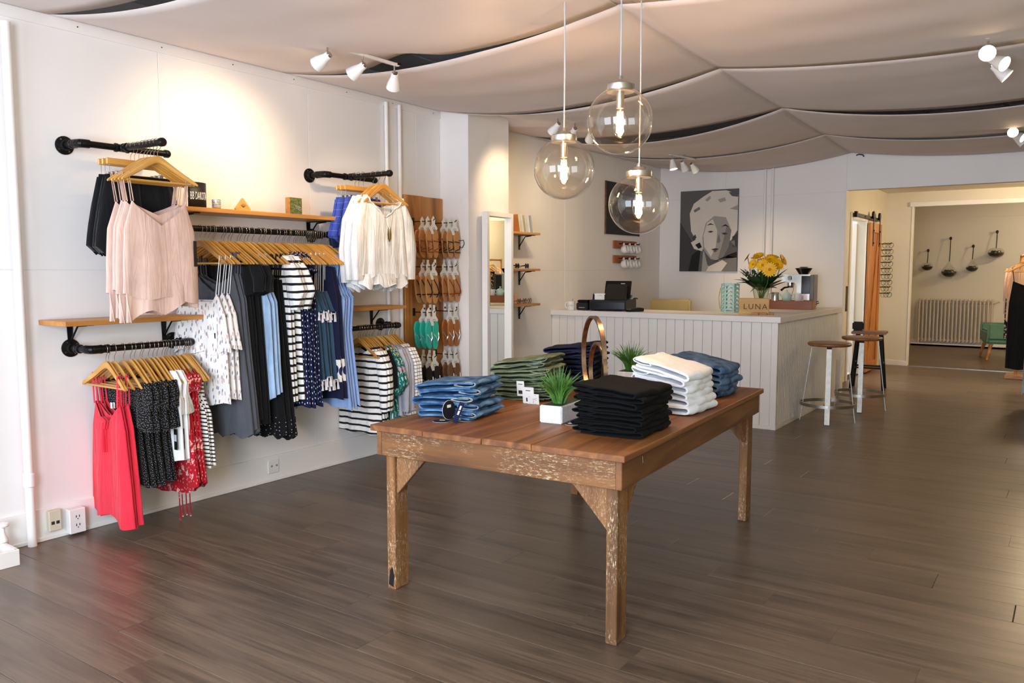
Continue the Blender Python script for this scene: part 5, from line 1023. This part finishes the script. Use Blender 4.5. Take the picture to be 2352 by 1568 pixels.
# mirror
o = thing('wall_mirror', 'tall white framed mirror on the wall column', 'mirror', (XC+.02, 5.42, .22), .075); mw, mh, fw = .205, 1.59, .035
for y0, y1, z0, z1 in ((-mw, -mw+fw, 0, mh), (mw-fw, mw, 0, mh), (-mw+fw, mw-fw, 0, fw), (-mw+fw, mw-fw, mh-fw, mh)): MB().box(0, .05, y0, y1, z0, z1).build('frame_rail', 'trim', o, bevel=.002)
MB().box(.005, .016, -mw+fw, mw-fw, fw, mh-fw).build('mirror_glass', 'mirror', o)
# ================================================================ sandal board
sb = thing('sandal_board', 'tall wooden plank board with hooks of sandals', 'display board', (XL+.002, 4.86, .42))
for k in range(2): MB().box(.004, .024, -.225+k*.226, -.001+k*.226, 0, 1.495-.004*k).build('plank', 'board_wood', sb, bevel=.003)
MB().box(.0, .004, -.2, .2, .1, 1.4).build('batten', 'dark_wood', sb)
HZ = [1.715, 1.375, 1.03, .69]; HY = [4.73, 4.985]
for r_ in range(4):
    for c_ in range(2):
        h = thing('display_hook', 'black prong hook in the %s sandal row, %s column' % (ordw(r_), ('left', 'right')[c_]), 'hook', (XL+.024, HY[c_], HZ[r_]), 0, 'hooks on the sandal board')
        MB().box(0, .006, -.014, .014, -.03, .03).build('hook_plate', 'black_iron', h, bevel=.002); MB().tube([(.004, 0, 0), (.2, 0, 0), (.222, 0, .018)], .0035, 6).build('prong', 'black_iron', h, True)
def sole_poly(s):
    o_ = []
    for k in range(24):
        a = 2*PI*k/24; z = .11*math.sin(a); w = .036*(1+.12*math.sin(a+.0))*abs(math.cos(a))**.75*(.86 if abs(z) < .03 else 1); y = math.copysign(w, math.cos(a)); o_.append((y+s*.004*math.sin(a*1)+.003*s*math.cos(2*a), z))
    return o_
def sandal_proto(sole, strapm, kind, wide=.075):
    """origin on the prong; pair faces +X, toes down"""
    o = thing('sandal_pair', '', 'sandals', (0, 0, -6), 0, 'sandals on the wooden board')
    for s in (-1, 1):
        so = MB().prism(sole_poly(s), -.007, .007, MT @ TR(0, 0, 0)).build('sole', sole, o, bevel=.002, loc=(-.002, s*.041, -.168), rot=(.24, .12, 0))
        if kind == 'gladiator':
            for zz, a in ((.02, .6), (-.03, -.7), (-.06, .4)): MB().tube([(.006, -.032, zz+a*.02), (.03, 0, zz), (.006, .032, zz-a*.02)], .0035, 5).build('strap', strapm, so, True)
            MB().tube([(.01, s*.02, .03), (.03, s*.05, .03), (.03, s*.06, .0), (.02, s*.045, -.03), (.012, s*.02, -.02)], .003, 5).build('ankle_lace', strapm, so, True)
        elif kind == 'flip':
            MB().tube([(.006, -.03, .02), (.022, -.012, -.02), (.012, 0, -.062), (.022, .012, -.02), (.006, .03, .02)], .004, 5).build('thong', strapm, so, True)
        else:
            MB().tube([(.008, -.02, .085), (.03, -.01, .03), (.026, .012, -.02), (.012, 0, -.06)], .004, 5).build('braided_strap', strapm, so, True); MB().tube([(.006, -.032, -.03), (.028, 0, -.035), (.006, .032, -.03)], .0045, 5).build('strap', strapm, so, True)
    c = MB().prism([(0, .04), (.026, .012), (.02, -.02), (.05, -.05), (.032, -.095), (-.032, -.095), (-.05, -.05), (-.02, -.02), (-.026, .012)], 0, .0012, MT).build('header_card', 'paper', o, loc=(.012, 0, 0))
    e_ = MB()
    for k in range(3):
        w = .006+.005*k; e_.tube([(.002, -w, -.06+k*.004), (.002, 0, -.082+k*.006), (.002, w, -.06+k*.004)], .0012, 4)
    e_.build('emblem', 'ink', c); MB().box(.0012, .0018, -.014, .014, -.05, -.0475).build('print_line', 'ink', c)
    t = MB().box(.0, .001, -.014, .014, -.34, -.285).build('price_tag', 'paper', o, loc=(-.004, .03, 0)); MB().box(.001, .0015, -.01, .01, -.325, -.31).build('barcode', 'ink', t)
    return o
SP = [[('sole_tan', 'strap_red', 'gladiator', 3, 'tan sandals with red brown laces'), ('sole_tan', 'strap_black', 'gladiator', 3, 'tan sandals with black laces')],
      [('sole_tan', 'strap_black', 'braid', 3, 'tan sandals with braided black straps'), ('sole_tan', 'strap_red', 'braid', 3, 'tan sandals with thin brown straps')],
      [('sole_teal', 'strap_clear', 'flip', 3, 'teal flip-flops'), ('sole_brown', 'strap_clear', 'flip', 2, 'caramel brown flip-flops')],
      [('sole_black', 'strap_clear', 'flip', 3, 'black flip-flops'), ('sole_edge', 'strap_clear', 'flip', 3, 'dark brown flip-flops')]]
for r_ in range(4):
    for c_ in range(2):
        so, sm, kd, n, lb = SP[r_][c_]; pr = sandal_proto(so, sm, kd)
        for k in range(n):
            loc = (XL+.215-.055*k, HY[c_], HZ[r_]-.002); lab = '%s on the wooden board, %s from the front' % (lb, ordw(k)); rt = (random.uniform(-.04, .04), 0, random.uniform(-.06, .06)+.05)
            if k == 0: pr.location = loc; pr.rotation_euler = rt; pr['label'] = lab
            else: copy_tree(pr, loc, rt, lab)
# ================================================================ sockets, valve, trough by the left wall
def plate(name, label, p, w, h, d, mat, holes):
    o = thing(name, label, 'socket', p); MB().box(0, d, -w/2, w/2, -h/2, h/2).build('plate', mat, o, bevel=.003)
    for (y, z, a, b_, m) in holes: MB().box(d, d+.0008, y-a/2, y+a/2, z-b_/2, z+b_/2).build('slot', m, o)
out = [(y, z+dz, .004, .012, 'ink') for z in (-.022, .022) for y, dz in ((-.008, .003), (.008, .003))]+[(0, z-.01, .005, .005, 'ink') for z in (-.022, .022)]
plate('wall_socket', 'white double wall socket box right of the beige jack', (XL+.02, 2.1, .075), .082, .125, .045, 'white_plastic', out)
plate('phone_jack', 'beige surface mounted telephone jack on the baseboard', (XL+.012, 2.0, .098), .06, .105, .03, 'ivory_plastic', [(-.012, -.01, .016, .016, 'ink'), (.012, -.01, .016, .016, 'ink')])
plate('wall_socket', 'white wall socket on the baseboard below the striped dresses', (XL+.012, 3.375, .095), .085, .085, .008, 'white_plastic', [(-.018+dy, .005, .004, .012, 'ink') for dy in (0, .008)]+[(.02+dy, .005, .004, .012, 'ink') for dy in (0, .008)])
o = thing('radiator_valve', 'white painted radiator valve with round handwheel', 'valve', (-4.12, 1.735, 0))
MB().tube([(0, 0, 0), (0, 0, .06)], .012, 10).build('riser', 'trim', o, True); MB().lathe([(.014, .05), (.022, .06), (.022, .085), (.014, .1), (.01, .12), (.01, .14)], 16).build('body', 'trim', o, True); MB().lathe([(.006, .14), (.026, .145), (.03, .152), (.026, .16), (0, .162)], 20).build('handwheel', 'trim', o, True); MB().tube([(0, -.01, .07), (0, -.25, .07)], .012, 10).build('branch', 'trim', o, True)
o = thing('white_trough', 'low white wooden tray box on the floor at the left edge', 'box', (-4.03, 1.5, 0), -.05)
for s in (-1, 1): MB().box(s*.07-.009, s*.07+.009, -.23, .23, 0, .075).build('side', 'white_board', o, bevel=.002); MB().box(-.07, .07, s*.221-.009, s*.221+.009, 0, .075).build('side', 'white_board', o, bevel=.002)
MB().box(-.065, .065, -.22, .22, .004, .03).build('filling', 'dark_wood', o)
# ================================================================ passage: sliding door, frame, jewellery pegs
o = thing('barn_door', 'honey coloured wooden sliding barn door in the passage', 'door', (XK+.02, 11.68, .02)); dy, dh = .36, 1.94
for k in range(4): MB().box(.004, .022, -dy+k*.18+.001, -dy+(k+1)*.18-.001, .02, dh-.02).build('plank', 'door_wood', o, bevel=.002)
for y0, y1, z0, z1 in ((-dy, -dy+.1, 0, dh), (dy-.1, dy, 0, dh), (-dy+.1, dy-.1, 0, .12), (-dy+.1, dy-.1, dh-.12, dh)): MB().box(.022, .04, y0, y1, z0, z1).build('frame_board', 'door_wood', o, bevel=.003)
MB().prism([(-dy+.1, .12), (-dy+.2, .12), (dy-.1, dh-.12), (dy-.2, dh-.12)], .022, .038, MT).build('diagonal_brace', 'door_wood', o, bevel=.002)
for y in (-.2, .2):
    h = MB().box(.04, .047, y-.02, y+.02, dh-.3, dh+.09).build('strap_hanger', 'black_iron', o, bevel=.001); MB().lathe([(.0, -.012), (.045, -.012), (.05, -.004), (.05, .004), (.045, .012), (0, .012)], 24, RY(PI/2)).build('roller', 'black_iron', h, True, loc=(.035, y, dh+.1))
    for z in (dh-.26, dh-.1): MB().lathe([(.012, 0), (.01, .008), (0, .01)], 10, RY(PI/2)).build('bolt', 'black_iron', h, True, loc=(.047, y, z))
o = thing('door_track', 'black iron sliding door track above the passage door', 'track', (XK, 11.27, 2.02)); MB().box(.03, .04, -.78, .78, -.022, .022).build('rail', 'black_iron', o, bevel=.002)
for y in (-.7, -.2, .3, .7): MB().tube([(0, y, 0), (.045, y, 0)], .013, 8).build('standoff', 'black_iron', o, True)
MB().box(.026, .06, -.76, -.7, -.035, .035).build('end_stop', 'black_iron', o, bevel=.003)
o = thing('picture_frame', 'black framed picture low in the passage left of the door', 'picture', (XK, 10.18, .86)); MB().box(.001, .03, -.13, .13, 0, .3).build('frame', 'black_matte', o, bevel=.004); MB().box(.03, .0305, -.1, .1, .03, .27).build('print', 'g1', o)
o = thing('door_leaf', 'white panel door standing open inside the side room', 'door', (XK-.1, 11.28, 0), math.radians(14)); MB().box(-.75, 0, -.02, .02, .01, 1.95).build('panel', 'trim', o, bevel=.003); MB().box(-.72, -.66, -.024, -.02, .85, 1.0).build('latch_plate', 'brass', o)
o = thing('palm_plant', 'dark green palm in the side room behind the open door', 'plant', (-2.95, 10.8, 0)); MB().lathe([(.1, 0), (.13, .25), (.12, .25), (0, .23)], 20).build('pot', 'concrete', o, True); MB().tube([(0, 0, .2), (.01, 0, .9)], .02, 8).build('trunk', 'dark_wood', o)
for k in range(14):
    a = k*2.4; MB().grid([[(math.cos(a)*.36*t-math.sin(a)*.03*math.sin(PI*t), math.sin(a)*.36*t+math.cos(a)*.03*math.sin(PI*t), .9+(.25+.3*(k % 3))*t*(1.3-t)), (math.cos(a)*.36*t+math.sin(a)*.03*math.sin(PI*t), math.sin(a)*.36*t-math.cos(a)*.03*math.sin(PI*t), .9+(.25+.3*(k % 3))*t*(1.3-t))] for t in [i/6 for i in range(7)]]).build('frond', 'leaf_dark', o)
o = thing('jewellery_rack', 'wall rack of dark pegs hung with necklaces in the passage corner', 'jewellery rack', (XK, 12.28, 1.0))
for k in range(9):
    z = .03+k*.085; pg = MB().tube([(0, 0, z), (.14, 0, z), (.15, 0, z+.012)], .006, 6).build('peg', 'black_iron', o, True)
    for j in range(3): x = .06+j*.04; MB().tube([(x+.03*math.cos(a), .012*math.sin(a), z-.02+.035*math.sin(a)) for a in [2*PI*i/14 for i in range(14)]], .0028, 5, closed=True).build('necklace_loop', 'brass' if (j+k) % 3 == 0 else 'black_iron', pg, True)
MB().box(0, .012, -.02, .02, 0, .76).build('back_bar', 'black_iron', o)
# white beadboard dresser across the passage (seen in the mirror)
o = thing('white_dresser', 'white beadboard cabinet against the right passage wall', 'cabinet', (.62, 11.2, 0)); MB().box(-.28, .3, -.9, .9, 0, .86).build('carcass', 'white_board', o); MB().box(-.31, .31, -.93, .93, .86, .9).build('top', 'white_board', o, bevel=.003)
for k in range(18): MB().box(-.292, -.28, -.9+k*.1+.002, -.8+k*.1-.002, .02, .85).build('bead_board', 'white_board', o, bevel=.002)
o = thing('display_crate', 'brown wooden crate with garment frame on the white cabinet', 'crate', (.6, 11.3, .901)); MB().box(-.2, .2, -.3, .3, 0, .12).build('crate', 'tray_wood', o, bevel=.003); MB().tube([(0, .15, .1), (0, .15, .75), (0, -.1, .75)], .016, 10).build('pipe_frame', 'black_iron', o, True)
hanger((.6, 11.25, 1.651), R90, 'wooden hanger on the pipe frame over the white cabinet', 'passage hanger'); pr = garment('black_camisole', 'black camisole on the pipe frame over the white cabinet', 'top', 'passage clothes', [('body', cloth([(-.3, .15, .012), (-.62, .19, .02)], 4, .006, 0, (.1, .14, .06)), 'black_cloth')]+P2(two_straps(.14, -.3, .16, .003), 'black_cloth')); pr.location = (.6, 11.25, 1.651); pr.rotation_euler = (0, 0, -R90)
# ================================================================ far room
o = thing('radiator', 'old cream cast iron column radiator in the far room', 'radiator', (-2.37, YE-.16, 0)); n = 20; pw_ = 1.19/n
sec = MB()
for y in (-.06, .06):
    sec.tube([(0, y, .1), (0, y, .8)], .016, 8)
sec.tube([(0, -.06, .1), (0, 0, .085), (0, .06, .1)], .021, 8).tube([(0, -.06, .8), (0, 0, .83), (0, .06, .8)], .021, 8)
sm_ = sec.mesh('radiator_section', 'radiator', True)
for k in range(n): ob('radiator_section', sm_, o, (pw_*(k+.5), 0, 0))
for z in (.11, .78): MB().tube([(0, 0, z), (1.19, 0, z)], .024, 10).build('header_pipe', 'radiator', o, True)
for x in (.03, 1.16):
    for y in (-.06, .06): MB().tube([(x, y, 0), (x, y, .1)], [.02, .015], 8).build('foot', 'radiator', o, True)
MB().tube([(1.19, 0, .78), (1.27, 0, .8)], .012, 8).build('bleed_valve', 'radiator', o, True)
struct('trim_7', MB().box(-2.45, -.9, YE-.27, YE-.25, 0, .05).box(-2.45, -.9, YE-.27, YE, .0, .03), 'trim')
TRS = [('smallest hanging glass terrarium, leftmost on the far wall', 2131, 575, 620, .095, 'ball'), ('tall pear shaped hanging glass terrarium on the far wall', 2183, 547, 632, .13, 'pear'), ('hanging glass terrarium second from the right on the far wall', 2235, 565, 622, .1, 'pear'), ('flat wide hanging glass terrarium, rightmost on the far wall', 2290, 532, 588, .13, 'wide')]
for lb, px, py0, py1, R, kd in TRS:
    t_ = wp(px, py0, 1, YE-.14); c = wp(px, py1-8, 1, YE-.14)
    o = thing('glass_terrarium', lb, 'terrarium', (t_.x, YE-.14, c.z), 0, 'glass terrariums on the far wall'); hgt = t_.z-c.z
    rz_ = R*.8 if kd != 'wide' else R*.72
    prof = [(R*math.sin(a), -rz_*math.cos(a)) for a in [.05+2.55*k/20 for k in range(21)]]
    if kd == 'pear': prof = prof[:13]+[(R*.72, rz_*.55), (R*.42, rz_*1.05), (R*.2, rz_*1.5), (R*.15, rz_*1.75)]
    MB().lathe(prof, 28, cap=False).build('glass_bowl', 'glass', o, True); MB().lathe([(0, -rz_*.95)]+[(R*.93*math.sin(a), -rz_*.95*math.cos(a)) for a in [.2+1.4*k/6 for k in range(7)]]+[(0, rz_*.1)], 20, cap=False).build('soil', 'moss', o, True)
    for k in range(7): a = k*.9; MB().ell((math.cos(a)*R*.45, math.sin(a)*R*.45, rz_*.08), (R*.18, R*.18, R*.24), 8, 5).build('succulent', 'leaf_dark', o, True)
    zt2 = prof[-1][1]; MB().tube([(0, 0, zt2), (.003, .02, (zt2+hgt)/2), (0, .06, hgt)], .007, 6).build('leather_strap', 'leather_band', o, True)
    MB().tube([(0, .14, hgt+.01), (0, .05, hgt), (0, .04, hgt+.025)], .01, 6).build('wall_hook', 'black_iron', o, True); MB().ell((0, .05, hgt), (.022, .022, .03), 8, 6).build('knot', 'leather_band', o, True)
o = thing('green_armchair', 'sage green armchair with slanted wooden legs in the far room', 'armchair', (-.85, 14.55, 0), -1.35)
MB().box(-.36, .36, -.33, .33, .24, .44).build('seat', 'green_velvet', o, bevel=.03, seg=3); MB().box(-.34, .34, .22, .38, .3, .85).build('backrest', 'green_velvet', o, bevel=.04, seg=3)
for s in (-1, 1): MB().box(s*.34-.05, s*.34+.05, -.33, .3, .3, .53).build('armrest', 'green_velvet', o, bevel=.03, seg=3)
for sx in (-1, 1):
    for sy in (-1, 1): MB().tube([(sx*.28, sy*.26, .25), (sx*.34, sy*.32, 0)], [.03, .017], 10).build('leg', 'shelf_wood', o, True)
# clothes rack at the right edge
ra, rb = Vector((-.16, 9.05, 1.52)), Vector((-.6, 12.0, 1.52)); o = thing('standing_rack', 'wooden standing clothes rack at the right edge of the passage', 'clothes rack', (0, 0, 0)); MB().tube([ra, rb], .014, 12).build('rail', 'shelf_wood', o, True)
for e_ in (ra, rb):
    MB().tube([(e_.x, e_.y, 1.54), (e_.x, e_.y, 0)], .018, 8).build('post', 'shelf_wood', o)
    MB().cb((e_.x, e_.y, .02), (.22, .34, .04)).build('foot_bar', 'shelf_wood', o, bevel=.004)
def rp_(t): return tuple(ra+(rb-ra)*t)
GR = 'clothes on the standing rack'
def rackg(t, name, lb, parts, cat='dress'):
    hanger(rp_(t), random.uniform(-.05, .05), 'wooden hanger of the '+lb.split(' on ')[0]+' on the standing rack', 'hangers on the standing rack'); g = garment(name, lb, cat, GR, parts); g.location = rp_(t)
rackg(.12, 'lace_gown', 'pale blue lace gown on the nearest end of the standing rack', [('skirt', cloth([(-.35, .15, .016), (-.8, .2, .03), (-1.38, .26, .04)], 7, .012, .4, hem=.02), 'lace_blue'), ('overlayer', cloth([(-.3, .16, .02), (-.62, .19, .04), (-.9, .25, .05)], 7, .014, 0, (.08, .12, .05), .03), 'lace_blue')]+P2(two_straps(.14, -.3, .16, .004), 'lace_blue'))
rackg(.74, 'black_slip', 'black strap dress on the middle of the standing rack', [('body', cloth([(-.3, .15, .013), (-.55, .18, .02), (-1.33, .2, .026)], 4, .006, 0, (.1, .14, .06)), 'black_cloth')]+P2(two_straps(.14, -.3, .16, .004), 'black_cloth')+[('button', MB().ell((.06, -.022, -.5-.05*k), .006, 6, 4), 'paper') for k in range(5)])
rackg(.8, 'peach_blouse', 'peach blouse on the standing rack behind the black dress', [('body', cloth([(-.16, .17, .015), (-.4, .2, .02), (-.78, .2, .026)], 5, .006, .5, (.05, .09, .02)), 'peach')]+long_sleeves('peach', -.5), 'blouse')
rackg(.85, 'dark_floral_dress', 'dark floral dress on the standing rack behind the peach blouse', [('body', cloth([(-.16, .17, .015), (-.5, .2, .02), (-1.0, .21, .03)], 5, .008, .5, (.05, .09, .02)), 'dark_floral')])
rackg(.91, 'rose_blouse', 'blush blouse on the standing rack, furthest from the camera', [('body', cloth([(-.16, .17, .015), (-.4, .2, .02), (-.7, .21, .026)], 5, .008, 1.5, (.05, .09, .02)), 'blush')]+long_sleeves('blush', -.55), 'blouse')
# passage and far-room ceiling lamps
def ceiling_lamp(label, p, e, col):
    o = thing('ceiling_lamp', label, 'lamp', p); MB().lathe([(.09, 0), (.09, -.02), (.08, -.03)], 24).build('base', 'chrome', o, True); MB().lathe([(.08, -.03), (.12, -.05), (.11, -.09), (.06, -.11), (0, -.115)], 24).build('shade', 'lamp_face', o, True)
    light('ceiling_lamp_light', 'POINT', (p[0], p[1], p[2]-.2), e, col, shadow_soft_size=.1)
ceiling_lamp('round ceiling lamp in the passage behind the wall opening', (-.15, 11.2, 2.43), 70, (1, .78, .5))
ceiling_lamp('round ceiling lamp in the far room', (.3, 15.0, 2.6), 42, (1, .8, .56))
